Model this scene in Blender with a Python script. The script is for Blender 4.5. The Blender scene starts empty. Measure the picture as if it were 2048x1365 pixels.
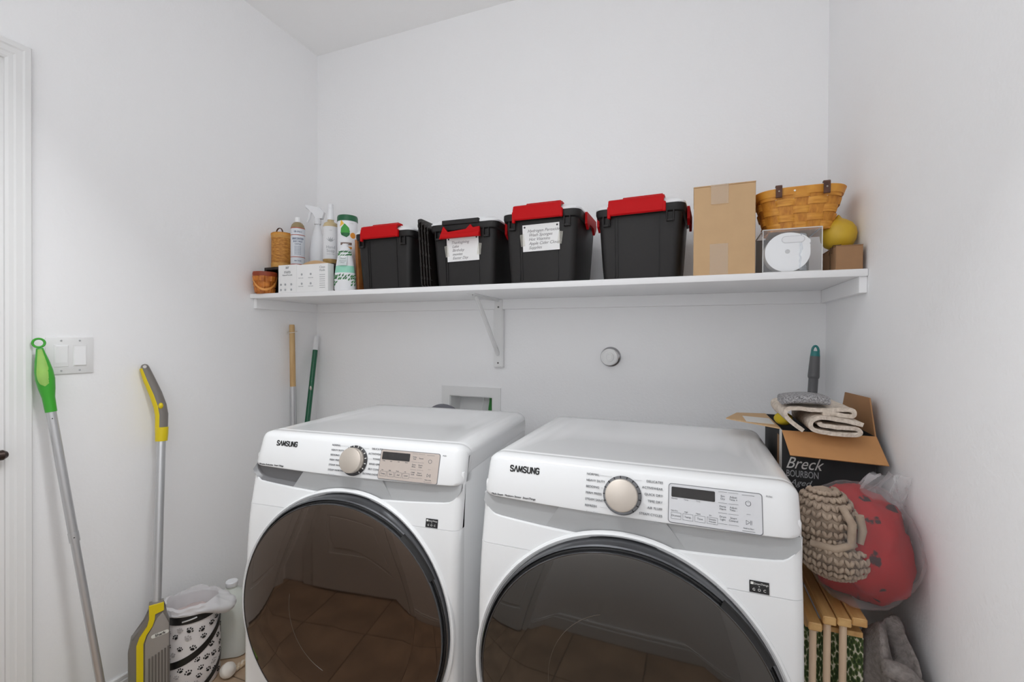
import bpy, bmesh, math, random
from mathutils import Matrix, Vector, Euler, noise
random.seed(7)
scn = bpy.context.scene
COL = scn.collection
PI = math.pi
R = math.radians

# ------------------------------------------------------------------ camera
cam_d = bpy.data.cameras.new('camera'); cam = bpy.data.objects.new('camera', cam_d); COL.objects.link(cam)
cam_d.sensor_width = 36.0; cam_d.lens = 901.83 / 2048 * 36.0; cam_d.clip_start = 0.01
CAMZ = 1.275
cam.matrix_world = (Matrix.Translation((0, 0, CAMZ)) @ Matrix.Rotation(0.3716, 4, 'Z')
                    @ Matrix.Rotation(PI / 2 - 0.0071, 4, 'X') @ Matrix.Rotation(0.0058, 4, 'Z'))
scn.camera = cam
# ------------------------------------------------------------------ world, light, exposure
w = bpy.data.worlds.new('world'); scn.world = w; w.use_nodes = True
w.node_tree.nodes['Background'].inputs[0].default_value = (0.9, 0.95, 1, 1)
w.node_tree.nodes['Background'].inputs[1].default_value = 0.3
scn.cycles.max_bounces = 16; scn.cycles.diffuse_bounces = 10
LAMP_POS = (-0.40, 0.28); LAMP_STRENGTH = 2.9
# the photographer's flash, turned round and bounced off the wall behind the camera
fd = bpy.data.lights.new('bounce_flash', 'AREA'); fd.shape = 'DISK'; fd.size = 0.30; fd.energy = 14.0; fd.color = (0.966, 0.985, 0.996)
flash = bpy.data.objects.new('bounce_flash', fd); COL.objects.link(flash)
flash.location = (-0.68, 0.62, 2.0); flash.rotation_euler = (Vector((-0.75, -0.12, 1.3)) - Vector(flash.location)).to_track_quat('-Z', 'Y').to_euler()
vs = scn.view_settings
vs.view_transform = 'Standard'; vs.look = 'None'; vs.gamma = 1.0; vs.exposure = 0.06
vs.use_curve_mapping = False

# ------------------------------------------------------------------ materials
def lin(c):
    out = []
    for v in c:
        v /= 255.0
        out.append(v / 12.92 if v <= 0.04045 else ((v + 0.055) / 1.055) ** 2.4)
    return (*out, 1.0)
MATS = {}
def mat(name, rgb, rough=0.5, metal=0.0, bump=0.0, bscale=60.0, var=0.0, vscale=8.0, rgb2=None, spec=0.5,
        ior=1.5, alpha=1.0, trans=0.0, coat=0.0, stretch=None, emit=0.0, sss=0.0):
    if name in MATS: return MATS[name]
    m = bpy.data.materials.new(name); m.use_nodes = True
    nt = m.node_tree; b = nt.nodes['Principled BSDF']
    b.inputs['Base Color'].default_value = lin(rgb); b.inputs['Roughness'].default_value = rough
    b.inputs['Metallic'].default_value = metal; b.inputs['IOR'].default_value = ior
    b.inputs['Specular IOR Level'].default_value = spec; b.inputs['Alpha'].default_value = alpha
    b.inputs['Transmission Weight'].default_value = trans; b.inputs['Coat Weight'].default_value = coat
    if emit: b.inputs['Emission Color'].default_value = lin(rgb); b.inputs['Emission Strength'].default_value = emit
    tc = nt.nodes.new('ShaderNodeTexCoord'); mp = nt.nodes.new('ShaderNodeMapping')
    nt.links.new(tc.outputs['Object'], mp.inputs['Vector'])
    if stretch: mp.inputs['Scale'].default_value = stretch
    if rgb2 or var:
        n = nt.nodes.new('ShaderNodeTexNoise'); n.inputs['Scale'].default_value = vscale; n.inputs['Detail'].default_value = 5
        nt.links.new(mp.outputs[0], n.inputs['Vector'])
        rp = nt.nodes.new('ShaderNodeValToRGB')
        rp.color_ramp.elements[0].position = 0.35; rp.color_ramp.elements[1].position = 0.65
        c2 = rgb2 or tuple(max(0, v * (1 - var)) for v in rgb)
        rp.color_ramp.elements[0].color = lin(c2); rp.color_ramp.elements[1].color = lin(rgb)
        nt.links.new(n.outputs['Fac'], rp.inputs['Fac']); nt.links.new(rp.outputs['Color'], b.inputs['Base Color'])
    if bump:
        n2 = nt.nodes.new('ShaderNodeTexNoise'); n2.inputs['Scale'].default_value = bscale; n2.inputs['Detail'].default_value = 3
        nt.links.new(mp.outputs[0], n2.inputs['Vector'])
        bp = nt.nodes.new('ShaderNodeBump'); bp.inputs['Strength'].default_value = bump; bp.inputs['Distance'].default_value = 0.004
        nt.links.new(n2.outputs['Fac'], bp.inputs['Height']); nt.links.new(bp.outputs['Normal'], b.inputs['Normal'])
    MATS[name] = m
    return m

M_WALL = mat('wall_paint', (243, 243, 244), 0.85, bump=0.22, bscale=110, spec=0.25)
M_CEIL = mat('ceiling_paint', (246, 246, 246), 0.9, bump=0.2, bscale=90, spec=0.2)
M_TRIM = mat('trim_paint', (230, 230, 230), 0.45, spec=0.4)
M_SHELF = mat('shelf_paint', (240, 240, 241), 0.5, spec=0.4, bump=0.05, bscale=30)
M_GROUT = mat('grout', (120, 108, 96), 0.9)
M_TILE = mat('floor_tile', (186, 160, 134), 0.45, var=0.18, vscale=5, bump=0.06, bscale=20)
M_BLACK = mat('black_plastic', (24, 24, 25), 0.45)
M_INK = mat('black_ink', (28, 28, 30), 0.6)
M_GINK = mat('grey_ink', (112, 114, 118), 0.6)
M_LINK = mat('light_grey_ink', (165, 167, 170), 0.6)
M_WINK = mat('white_ink', (225, 225, 222), 0.6)
M_ENAMEL = mat('white_enamel', (230, 231, 232), 0.22, spec=0.5, coat=0.2)
M_BIN = mat('charcoal_plastic', (35, 33, 33), 0.45, spec=0.3, bump=0.05, bscale=200)
M_LID = mat('white_lid_plastic', (236, 237, 238), 0.3, trans=0.0)
M_RED = mat('red_plastic', (188, 2, 10), 0.5, spec=0.18)
M_PAPER = mat('paper', (238, 238, 238), 0.8, var=0.02)
M_KRAFT = mat('kraft_cardboard', (200, 166, 126), 0.85, var=0.02, vscale=20, bump=0.03, bscale=80)
M_KRAFT2 = mat('brown_cardboard', (160, 122, 88), 0.85, var=0.05, vscale=20)
M_KRAFT3 = mat('orange_cardboard', (190, 138, 88), 0.85, var=0.06, vscale=14)
M_CHROME = mat('chrome', (200, 200, 202), 0.15, metal=1.0)
M_ALU = mat('brushed_aluminium', (205, 206, 208), 0.32, metal=0.85, spec=0.5)
M_HOLE = mat('recess_shade', (40, 40, 42), 0.8)

# ------------------------------------------------------------------ mesh helpers
class MB:
    def __init__(s): s.bm = bmesh.new()
    def _apply(s, vs, mx):
        if mx is not None:
            for v in vs: v.co = mx @ v.co
    def box(s, c, d, bev=0.0, seg=2, mx=None):
        r = bmesh.ops.create_cube(s.bm, size=1.0)['verts']
        for v in r: v.co = Vector((c[0] + v.co.x * d[0], c[1] + v.co.y * d[1], c[2] + v.co.z * d[2]))
        if bev > 0:
            es = list({e for v in r for e in v.link_edges})
            g = bmesh.ops.bevel(s.bm, geom=es, offset=bev, segments=seg, affect='EDGES', profile=0.5, clamp_overlap=True)
            r = list({v for f in g['faces'] for v in f.verts} | {v for v in r if v.is_valid})
            # connected component
            st = list(r); seen = set(r)
            while st:
                v = st.pop()
                for e in v.link_edges:
                    o = e.other_vert(v)
                    if o not in seen: seen.add(o); st.append(o)
            r = list(seen)
        s._apply(r, mx); return s
    def bb(s, x0, x1, y0, y1, z0, z1, bev=0.0, seg=2, mx=None):
        return s.box(((x0 + x1) / 2, (y0 + y1) / 2, (z0 + z1) / 2), (abs(x1 - x0), abs(y1 - y0), abs(z1 - z0)), bev, seg, mx)
    def grid(s, rows, closed_u=False, closed_v=False, mx=None):
        vv = [[s.bm.verts.new(p if mx is None else mx @ Vector(p)) for p in r] for r in rows]
        n, m = len(vv), len(vv[0])
        for i in range(n if closed_u else n - 1):
            for j in range(m if closed_v else m - 1):
                a, b, c, d = vv[i][j], vv[(i + 1) % n][j], vv[(i + 1) % n][(j + 1) % m], vv[i][(j + 1) % m]
                try: s.bm.faces.new((a, b, c, d))
                except ValueError: pass
        return vv
    def cap(s, ring, flip=False):
        try: s.bm.faces.new(list(reversed(ring)) if flip else ring)
        except ValueError: pass
    def lathe(s, prof, n=32, mx=None, cap0=True, cap1=True, sx=1.0, sy=1.0):
        rows = [[(r * math.cos(2 * PI * k / n) * sx, r * math.sin(2 * PI * k / n) * sy, z) for k in range(n)] for r, z in prof]
        vv = s.grid(rows, closed_v=True, mx=mx)
        if cap0: s.cap(vv[0], True)
        if cap1: s.cap(vv[-1])
        return s
    def tube(s, pts, rad, n=12, caps=True, sx=1.0, closed=False):
        pts = [Vector(p) for p in pts]
        rows = []; up = None
        L = len(pts)
        for i, p in enumerate(pts):
            if closed: t = (pts[(i + 1) % L] - pts[i - 1]).normalized()
            else: t = (pts[min(i + 1, L - 1)] - pts[max(i - 1, 0)]).normalized()
            if up is None:
                a = Vector((0, 0, 1)) if abs(t.z) < 0.9 else Vector((0, 1, 0))
                up = (a - t * a.dot(t)).normalized()
            else:
                up = (up - t * up.dot(t)).normalized()
            sd = t.cross(up)
            r = rad[i] if isinstance(rad, (list, tuple)) else rad
            rows.append([p + sd * (math.cos(2 * PI * k / n) * r * sx) + up * (math.sin(2 * PI * k / n) * r) for k in range(n)])
        vv = s.grid(rows, closed_u=closed, closed_v=True)
        if caps and not closed: s.cap(vv[0], True); s.cap(vv[-1])
        return s
    def prism(s, poly, d0, d1, axis='Y', mx=None, bev=0.0):
        def P(a, b, d):
            v = {'Y': Vector((a, d, b)), 'Z': Vector((a, b, d)), 'X': Vector((d, a, b))}[axis]
            return mx @ v if mx is not None else v
        v0 = [s.bm.verts.new(P(a, b, d0)) for a, b in poly]; v1 = [s.bm.verts.new(P(a, b, d1)) for a, b in poly]
        fs = [s.bm.faces.new(list(reversed(v0))), s.bm.faces.new(v1)]
        n = len(poly)
        for i in range(n): s.bm.faces.new((v0[i], v0[(i + 1) % n], v1[(i + 1) % n], v1[i]))
        if bev:
            es = list(set(fs[0].edges) | set(fs[1].edges))
            bmesh.ops.bevel(s.bm, geom=es, offset=bev, segments=2, affect='EDGES', profile=0.5, clamp_overlap=True)
        return s
    def ico(s, c, r, sub=2, mx=None, sc=(1, 1, 1)):
        vs_ = bmesh.ops.create_icosphere(s.bm, subdivisions=sub, radius=1.0)['verts']
        for v in vs_:
            v.co = Vector((c[0] + v.co.x * r * sc[0], c[1] + v.co.y * r * sc[1], c[2] + v.co.z * r * sc[2]))
        s._apply(vs_, mx); return vs_
    def build(s, name, m, parent=None, loc=None, rot=None, smooth=35, noflip=False):
        if not noflip: bmesh.ops.recalc_face_normals(s.bm, faces=s.bm.faces)
        me = bpy.data.meshes.new(name); s.bm.to_mesh(me); s.bm.free()
        return mk(name, me, m, parent, loc, rot, smooth)
def mk(name, me, m, parent=None, loc=None, rot=None, smooth=35):
    if smooth:
        for p in me.polygons: p.use_smooth = True
        me.set_sharp_from_angle(angle=R(smooth))
    o = bpy.data.objects.new(name, me); COL.objects.link(o)
    if m is not None and not me.materials: me.materials.append(m)
    if parent is not None: o.parent = parent
    if loc: o.location = loc
    if rot: o.rotation_euler = rot
    return o
def tag(o, label, cat=None, group=None, kind=None):
    o['label'] = label
    if cat: o['category'] = cat
    if group: o['group'] = group
    if kind: o['kind'] = kind
    return o
def thing(name, label, cat, loc=(0, 0, 0), rz=0.0, group=None, rot=None):
    o = bpy.data.objects.new(name, None); COL.objects.link(o); o.empty_display_size = 0.05
    o.location = loc; o.rotation_euler = rot or (0, 0, rz)
    return tag(o, label, cat, group)
def struct(o, label): o['label'] = label; o['kind'] = 'structure'; return o
def dup(root, **kw):
    r = root.copy(); COL.objects.link(r)
    for k, v in kw.items():
        if k in ('label', 'group', 'category'): r[k] = v
        else: setattr(r, k, v)
    for ch in list(root.children):
        c = ch.copy(); COL.objects.link(c); c.parent = r
        for g in list(ch.children):
            d = g.copy(); COL.objects.link(d); d.parent = c
    return r
def text_bm(items, ext=0.0004, mx=None):
    """items: (string, size, x, y, align, shear, bold, xscale) laid out on a local XY plane -> one MB"""
    mb = MB()
    for it in items:
        st, size, x, y = it[:4]
        al = it[4] if len(it) > 4 else 'CENTER'; sh = it[5] if len(it) > 5 else 0; bo = it[6] if len(it) > 6 else 0; xs = it[7] if len(it) > 7 else 1
        cu = bpy.data.curves.new('t', 'FONT'); cu.body = st; cu.size = size; cu.align_x = al; cu.align_y = 'CENTER'
        cu.shear = sh; cu.offset = bo * size; cu.extrude = ext; cu.resolution_u = 3
        o = bpy.data.objects.new('t', cu); COL.objects.link(o)
        dg = bpy.context.evaluated_depsgraph_get(); dg.update()
        me = bpy.data.meshes.new_from_object(o.evaluated_get(dg))
        me.transform(Matrix.Translation((x, y, 0)) @ Matrix.Diagonal((xs, 1, 1, 1)))
        if mx is not None: me.transform(mx)
        mb.bm.from_mesh(me)
        bpy.data.objects.remove(o); bpy.data.curves.remove(cu); bpy.data.meshes.remove(me)
    return mb
def frame(origin, xdir, ydir):
    x = Vector(xdir).normalized(); y = Vector(ydir).normalized(); z = x.cross(y)
    m = Matrix((x, y, z)).transposed().to_4x4(); m.translation = Vector(origin); return m
FRONT = lambda x, y, z: frame((x, y, z), (1, 0, 0), (0, 0, 1))   # plane facing -Y

# ------------------------------------------------------------------ room shell
XL, XR, YB, YF, ZC = -1.858, 0.452, 1.878, -0.12, 2.777
T = 0.11
# floor with separate tiles
fl = struct(MB().bb(XL - T, XR + T, YF - T, YB + T, -0.06, -0.004).build('floor', M_GROUT, smooth=0), 'tan ceramic tile floor with darker grout joints')
tile_me = {}
px, py, g = 0.335, 0.33, 0.004
xs = sorted({XL, XR} | {-0.15 + px * k for k in range(-6, 3) if XL < -0.15 + px * k < XR})
ys = sorted({YF, YB} | {0.2 + py * k for k in range(-2, 6) if YF < 0.2 + py * k < YB})
for i in range(len(xs) - 1):
    for j in range(len(ys) - 1):
        a, b, c, d = xs[i] + g / 2, xs[i + 1] - g / 2, ys[j] + g / 2, ys[j + 1] - g / 2
        if b - a < 0.01 or d - c < 0.01: continue
        key = (round(b - a, 3), round(d - c, 3))
        if key not in tile_me:
            t = MB().bb(-(b - a) / 2, (b - a) / 2, -(d - c) / 2, (d - c) / 2, -0.006, 0, 0.0015, 1).build('tile', M_TILE, fl, smooth=30)
            tile_me[key] = t.data
            t.location = ((a + b) / 2, (c + d) / 2, 0)
        else:
            t = mk('tile', tile_me[key], M_TILE, fl, ((a + b) / 2, (c + d) / 2, 0), smooth=0)
struct(MB().bb(XL - T, XR + T, YF - T, YB + T, ZC, ZC + 0.08).build('ceiling', M_CEIL, smooth=0), 'flat off-white ceiling')
# back wall with the recess for the washer supply box
bx0, bx1, bz0, bz1 = -1.043, -0.824, 0.86, 1.004
wb = MB()
for a in ((XL - T, bx0, 0, ZC), (bx1, XR + T, 0, ZC), (bx0, bx1, 0, bz0), (bx0, bx1, bz1, ZC)):
    wb.bb(a[0], a[1], YB, YB + T, a[2], a[3])
wb.bb(bx0, bx1, YB + T - 0.01, YB + T, bz0, bz1)
struct(wb.build('wall_back', M_WALL, smooth=0), 'white textured wall behind the machines')
struct(MB().bb(XR, XR + T, YF - T, YB, 0, ZC).build('wall_right', M_WALL, smooth=0), 'white textured wall on the right')
DY0, DY1, DZ = -0.03, 0.692, 2.085
wl = MB()
for a in ((YF - T, DY0, 0, ZC), (DY1, YB, 0, ZC), (DY0, DY1, DZ, ZC)):
    wl.bb(XL - T, XL, a[0], a[1], a[2], a[3])
struct(wl.build('wall_left', M_WALL, smooth=0), 'white textured wall on the left with a doorway')
struct(MB().bb(XL, XR, YF - T, YF, 0, ZC).build('wall_front', M_WALL, smooth=0), 'white wall behind the camera')
# baseboards
def baseboard(name, x0, x1, y0, y1, label):
    m = MB(); m.bb(x0, x1, y0, y1, 0, 0.058, 0.002, 1)
    dx, dy = (x1 - x0), (y1 - y0)
    if dx > dy: m.bb(x0, x1, y0 + dy * (0.3 if y1 > 1 else 0), y1 - dy * (0 if y1 > 1 else 0.3), 0.058, 0.075, 0.003, 1)
    else: m.bb(x0 + dx * (0.3 if x1 > 0 else 0), x1 - dx * (0 if x1 > 0 else 0.3), y0, y1, 0.058, 0.075, 0.003, 1)
    struct(m.build(name, M_TRIM), label)
baseboard('baseboard_back', XL, XR, YB - 0.014, YB, 'white baseboard along the back wall')
baseboard('baseboard_right', XR - 0.014, XR, YF + 0.014, YB - 0.014, 'white baseboard along the right wall')
baseboard('baseboard_left', XL, XL + 0.014, 0.76, YB - 0.014, 'white baseboard along the left wall')
baseboard('baseboard_front', -0.80, XR, YF, YF + 0.014, 'white baseboard along the wall behind the camera')
# door in the left wall: casing, jamb, leaf, knob
def casing_profile(inner, outer):   # (offset along width, thickness)
    w_ = outer - inner
    return [(inner, 0), (inner, 0.010), (inner + w_ * 0.12, 0.013), (inner + w_ * 0.3, 0.013), (inner + w_ * 0.38, 0.016), (inner + w_ * 0.62, 0.018),
            (inner + w_ * 0.7, 0.021), (inner + w_ * 0.93, 0.021), (outer, 0.017), (outer, 0)]
tr = MB()
CW = 0.056
o0, o1, oz = DY0 + 0.006, DY1 - 0.006, DZ - 0.006
path_rows = []
prof = casing_profile(0, CW)
def ring(y, z, sy, sz): return [(XL + t, y + sy * o, z + sz * o) for o, t in prof]
path_rows = [ring(o1, 0, 1, 0), ring(o1, oz, 1, 1), ring(o0, oz, -1, 1), ring(o0, 0, -1, 0)]
vv = tr.grid(path_rows)
tr.cap(vv[0]); tr.cap(vv[-1])
struct(tr.build('trim_1', M_TRIM, smooth=20), 'white moulded door casing at the far left')
jm = MB()
jm.bb(XL - T, XL, DY1 - 0.018, DY1, 0, DZ); jm.bb(XL - T, XL, DY0, DY0 + 0.018, 0, DZ); jm.bb(XL - T, XL, DY0 + 0.018, DY1 - 0.018, DZ - 0.018, DZ)
jm.bb(XL - 0.065, XL - 0.05, DY1 - 0.03, DY1 - 0.018, 0, DZ - 0.018)
struct(jm.build('trim_2', M_TRIM, smooth=0), 'white door jamb in the left doorway')
def panel_door(name, wd, ht, label):
    d = MB(); th = 0.035
    d.bb(-wd / 2, wd / 2, 0.006, th - 0.006, 0, ht)
    st = 0.105
    for sy0, sy1 in ((0, 0.006), (th - 0.006, th)):
        d.bb(-wd / 2, -wd / 2 + st, sy0, sy1, 0, ht); d.bb(wd / 2 - st, wd / 2, sy0, sy1, 0, ht)
        for z0, z1 in ((0, 0.2), (0.78, 0.95), (ht - 0.12, ht)): d.bb(-wd / 2 + st, wd / 2 - st, sy0, sy1, z0, z1)
    leaf = d.build(name, M_TRIM, smooth=0)
    for side in (-1, 1):
        for z0, z1 in ((0.2, 0.78), (0.95, ht - 0.12)):
            yy = 0.002 if side < 0 else th - 0.002
            MB().box((0, yy + (0.003 if side < 0 else -0.003), (z0 + z1) / 2), (wd - 2 * st - 0.06, 0.009, z1 - z0 - 0.06), 0.004, 1).build('raised_panel', M_TRIM, leaf)
    return struct(leaf, label)
BRONZE = mat('dark_bronze', (70, 58, 54), 0.35, metal=0.8)
d1 = panel_door('door_1', DY1 - DY0 - 0.042, DZ - 0.026, 'white panelled door in the left wall')
d1.rotation_euler = (0, 0, PI / 2); d1.location = (XL - 0.012, (DY0 + DY1) / 2, 0.005)
RXL = Matrix.Rotation(PI / 2, 4, 'X')
kn = MB().lathe([(0.0, 0), (0.028, 0), (0.028, 0.006), (0.012, 0.010), (0.011, 0.04), (0, 0.042)], 24, mx=RXL, cap0=False, cap1=False)
kn.tube([(0, -0.038, 0), (0.03, -0.042, 0.001), (0.058, -0.042, 0), (0.066, -0.040, 0)], [0.011, 0.012, 0.015, 0.010], 12)
kn.build('door_handle', BRONZE, d1, loc=((DY1 - DY0) / 2 - 0.078, -0.001, 0.925))
# door behind the camera (seen mirrored in the washer door)
d2 = panel_door('door_2', 0.74, 2.03, 'white panelled door behind the camera')
d2.location = (-1.27, YF + 0.002, 0.012)
t3 = MB()
for a in ((-1.72, -1.645), (-0.895, -0.82)): t3.bb(a[0], a[1], YF, YF + 0.02, 0, 2.13, 0.004, 1)
t3.bb(-1.645, -0.895, YF, YF + 0.02, 2.05, 2.13, 0.004, 1)
struct(t3.build('trim_3', M_TRIM), 'white casing round the door behind the camera')

# ceiling lamp (the room's light, above the frame)
lt = thing('ceiling_light', 'long white wraparound ceiling light above the machines, out of the picture', 'ceiling light', (LAMP_POS[0], LAMP_POS[1], ZC))
LW, LD = 0.62, 0.16
MB().bb(-LW, LW, -LD, LD, -0.02, 0, 0.004, 1).build('base', M_TRIM, lt)
MB().bb(-LW + 0.02, LW - 0.02, -LD + 0.015, LD - 0.015, -0.07, -0.0201, 0.02, 3).build('diffuser', mat('lamp_diffuser', (248, 252, 255), 0.5, emit=LAMP_STRENGTH), lt)

# ------------------------------------------------------------------ wall shelf
ZS = 1.4675; SH = 0.0205; YS = 1.478
sh = thing('wall_shelf', 'long white painted wall shelf on cleats above the machines', 'shelf', ((XL + XR) / 2, YB, ZS - SH))
def rel(o, p): return tuple(p[i] - o.location[i] for i in range(3))
def pbox(name, m, par, x0, x1, y0, y1, z0, z1, bev=0.001, seg=1):
    l = par.location
    return MB().bb(x0 - l.x, x1 - l.x, y0 - l.y, y1 - l.y, z0 - l.z, z1 - l.z, bev, seg).build(name, m, par)
pbox('board', M_SHELF, sh, XL + 0.001, XR - 0.001, YS, YB - 0.001, ZS - SH, ZS, 0.0025, 2)
CL = 0.0445
pbox('cleat', M_SHELF, sh, XL + 0.019, XR - 0.019, YB - 0.019, YB - 0.0005, ZS - SH - CL, ZS - SH)
pbox('cleat', M_SHELF, sh, XL + 0.0005, XL + 0.019, YS + 0.02, YB - 0.0005, ZS - SH - CL, ZS - SH)
pbox('cleat', M_SHELF, sh, XR - 0.019, XR - 0.0005, YS + 0.008, YB - 0.0005, ZS - SH - CL, ZS - SH)
bk = bpy.data.objects.new('bracket', None); COL.objects.link(bk); bk.parent = sh; bk.location = (-0.79 - sh.location.x, 0, 0)
zb = ZS - SH
m = MB()
m.bb(-0.019, 0.019, -0.022, -0.0195, -0.30, 0, 0.0008, 1); m.bb(-0.023, 0.023, -0.0195, -0.001, -0.305, -CL - 0.001, 0.001, 1)
m.build('back_plate', M_TRIM, bk)
MB().bb(-0.017, 0.017, -0.30, -0.022, -0.003, 0, 0.0008, 1).build('arm_plate', M_TRIM, bk)
m = MB(); m.prism([(-0.022, -0.001), (-0.29, -0.001), (-0.29, -0.012), (-0.022, -0.012)], -0.0012, 0.0012, 'X'); m.build('arm_web', M_TRIM, bk)
m = MB(); m.tube([(0, -0.255, -0.004), (0, -0.21, -0.045), (0, -0.12, -0.14), (0, -0.045, -0.222), (0, -0.027, -0.245)], [0.010, 0.011, 0.012, 0.012, 0.012], 10, sx=0.7); m.build('brace', M_TRIM, bk)
M_SCREW = mat('screw_steel', (120, 118, 116), 0.4, metal=0.8)
for p, r_ in (((0, -0.0225, -0.035), PI / 2), ((0, -0.0225, -0.285), PI / 2), ((0, -0.285, -0.0035), PI)):
    MB().lathe([(0.0, 0.0025), (0.0025, 0.0022), (0.0042, 0)], 12, cap0=False, cap1=False).build('screw', M_SCREW, bk, loc=p, rot=(r_, 0, 0))

# ------------------------------------------------------------------ wall fittings
sw = thing('light_switch', 'white double rocker light switch plate on the left wall', 'light switch', (XL, 0.837, 1.2095), 0)
MB().box((0.003, 0, 0), (0.006, 0.122, 0.118), 0.003, 2).build('plate', M_TRIM, sw)
for k, s_ in enumerate((-1, 1)):
    yc = -0.0235 if s_ < 0 else 0.0235
    MB().box((0.0064, yc, 0), (0.002, 0.036, 0.07), 0.0008, 1).build('rocker_frame', M_TRIM, sw)
    MB().box((0.0062, yc, 0), (0.005, 0.032, 0.065), 0.0015, 1, mx=Matrix.Translation((0.0062, yc, 0)) @ Matrix.Rotation(R(3.5 if s_ < 0 else -2.5), 4, 'Y') @ Matrix.Translation((-0.0062, -yc, 0))).build('rocker', M_SHELF, sw)
    for z in (-0.048, 0.048):
        MB().lathe([(0.003, 0), (0.0028, 0.0012), (0, 0.0015)], 10, cap0=False, cap1=False).build('screw', M_ALU, sw, loc=(0.006, yc, z), rot=(0, PI / 2, 0))
# washer supply box
ob = thing('washer_outlet_box', 'white recessed washer supply box in the wall behind the washer', 'outlet box', (-0.935, YB, 0.93))
m = MB()
for a in ((-0.151, -0.108, -0.11, 0.117), (0.111, 0.151, -0.11, 0.117), (-0.108, 0.111, 0.074, 0.117), (-0.108, 0.111, -0.11, -0.07)):
    m.bb(a[0], a[1], -0.006, -0.0005, a[2], a[3])
m.build('frame', M_TRIM, ob, smooth=0)
m = MB()
m.bb(-0.1075, -0.104, -0.001, 0.095, -0.0695, 0.0735); m.bb(0.107, 0.1105, -0.001, 0.095, -0.0695, 0.0735)
m.bb(-0.104, 0.107, -0.001, 0.095, 0.070, 0.0735); m.bb(-0.104, 0.107, 0.091, 0.095, -0.0695, 0.070)
m.build('recess', M_TRIM, ob, smooth=0)
MB().lathe([(0.016, -0.069), (0.014, -0.02), (0.011, 0.02), (0.007, 0.05), (0.007, 0.066), (0.004, 0.068)], 16).build('valve', mat('valve_green', (34, 120, 40), 0.4), ob, loc=(0.088, 0.03, 0))
m = MB(); m.tube([(0.03, 0.05, -0.069), (0.034, 0.05, 0.0), (0.045, 0.05, 0.068)], 0.003, 8); m.build('hose_clip', M_TRIM, ob)
# gas knob
kb = thing('shutoff_valve', 'round white ribbed cap with chrome collar on the back wall', 'wall valve', (-0.295, YB, 1.199))
RX = Matrix.Rotation(PI / 2, 4, 'X')
MB().lathe([(0.0, 0), (0.0415, 0), (0.0415, 0.003), (0.036, 0.010), (0.030, 0.012)], 40, mx=RX, cap0=False).build('collar', M_CHROME, kb)
MB().lathe([(0.030, 0.011), (0.034, 0.016), (0.0345, 0.036), (0.032, 0.041), (0.027, 0.042), (0.026, 0.0405), (0.019, 0.0405), (0.018, 0.045), (0.012, 0.046), (0.011, 0.044), (0, 0.044)], 40, mx=RX, cap1=False).build('cap', M_TRIM, kb)

# ------------------------------------------------------------------ washer and dryer
M_GREY = mat('grey_plastic', (168, 169, 170), 0.4)
M_GREY2 = mat('shadow_grey_plastic', (150, 150, 152), 0.35)
M_RINGD = mat('door_bezel_metal', (96, 97, 100), 0.22, metal=0.8)
M_DIAL = mat('brushed_dial', (205, 196, 186), 0.35, metal=0.75)
M_DIALR = mat('dial_ring', (120, 121, 124), 0.3, metal=0.6)
HW = 0.329
STROKE = {'S': [(.75, .82), (.6, 1), (.2, 1), (.05, .85), (.05, .66), (.2, .54), (.6, .46), (.75, .34), (.75, .15), (.6, 0), (.2, 0), (.05, .18)],
          'A': [(-.02, 0), (.4, 1), (.82, 0)], 'M': [(0, 0), (.12, 1), (.48, .1), (.84, 1), (.96, 0)], 'U': [(.05, 1), (.05, .15), (.2, 0), (.6, 0), (.75, .15), (.75, 1)],
          'N': [(.05, 0), (.05, 1), (.75, 0), (.75, 1)], 'G': [(.75, .82), (.6, 1), (.2, 1), (.05, .85), (.05, .15), (.2, 0), (.6, 0), (.75, .15), (.75, .48), (.42, .48)]}
def stroke_text(st, h, wd, x, y, mx, thick=0.2):
    q = MB()
    for ch in st:
        p = STROKE[ch]; adv = (1.2 if ch == 'M' else 1.04) * wd
        for i in range(len(p) - 1):
            a = Vector((x + p[i][0] * wd, y + p[i][1] * h)); b = Vector((x + p[i + 1][0] * wd, y + p[i + 1][1] * h)); d = b - a; L_ = d.length; d.normalize()
            tk = h * thick
            q.box((0, 0, 0), (L_ + tk * 0.55, tk, 0.0005), mx=mx @ Matrix.Translation(((a.x + b.x) / 2, (a.y + b.y) / 2, 0)) @ Matrix.Rotation(math.atan2(d.y, d.x), 4, 'Z'))
        x += adv
    return q
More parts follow.
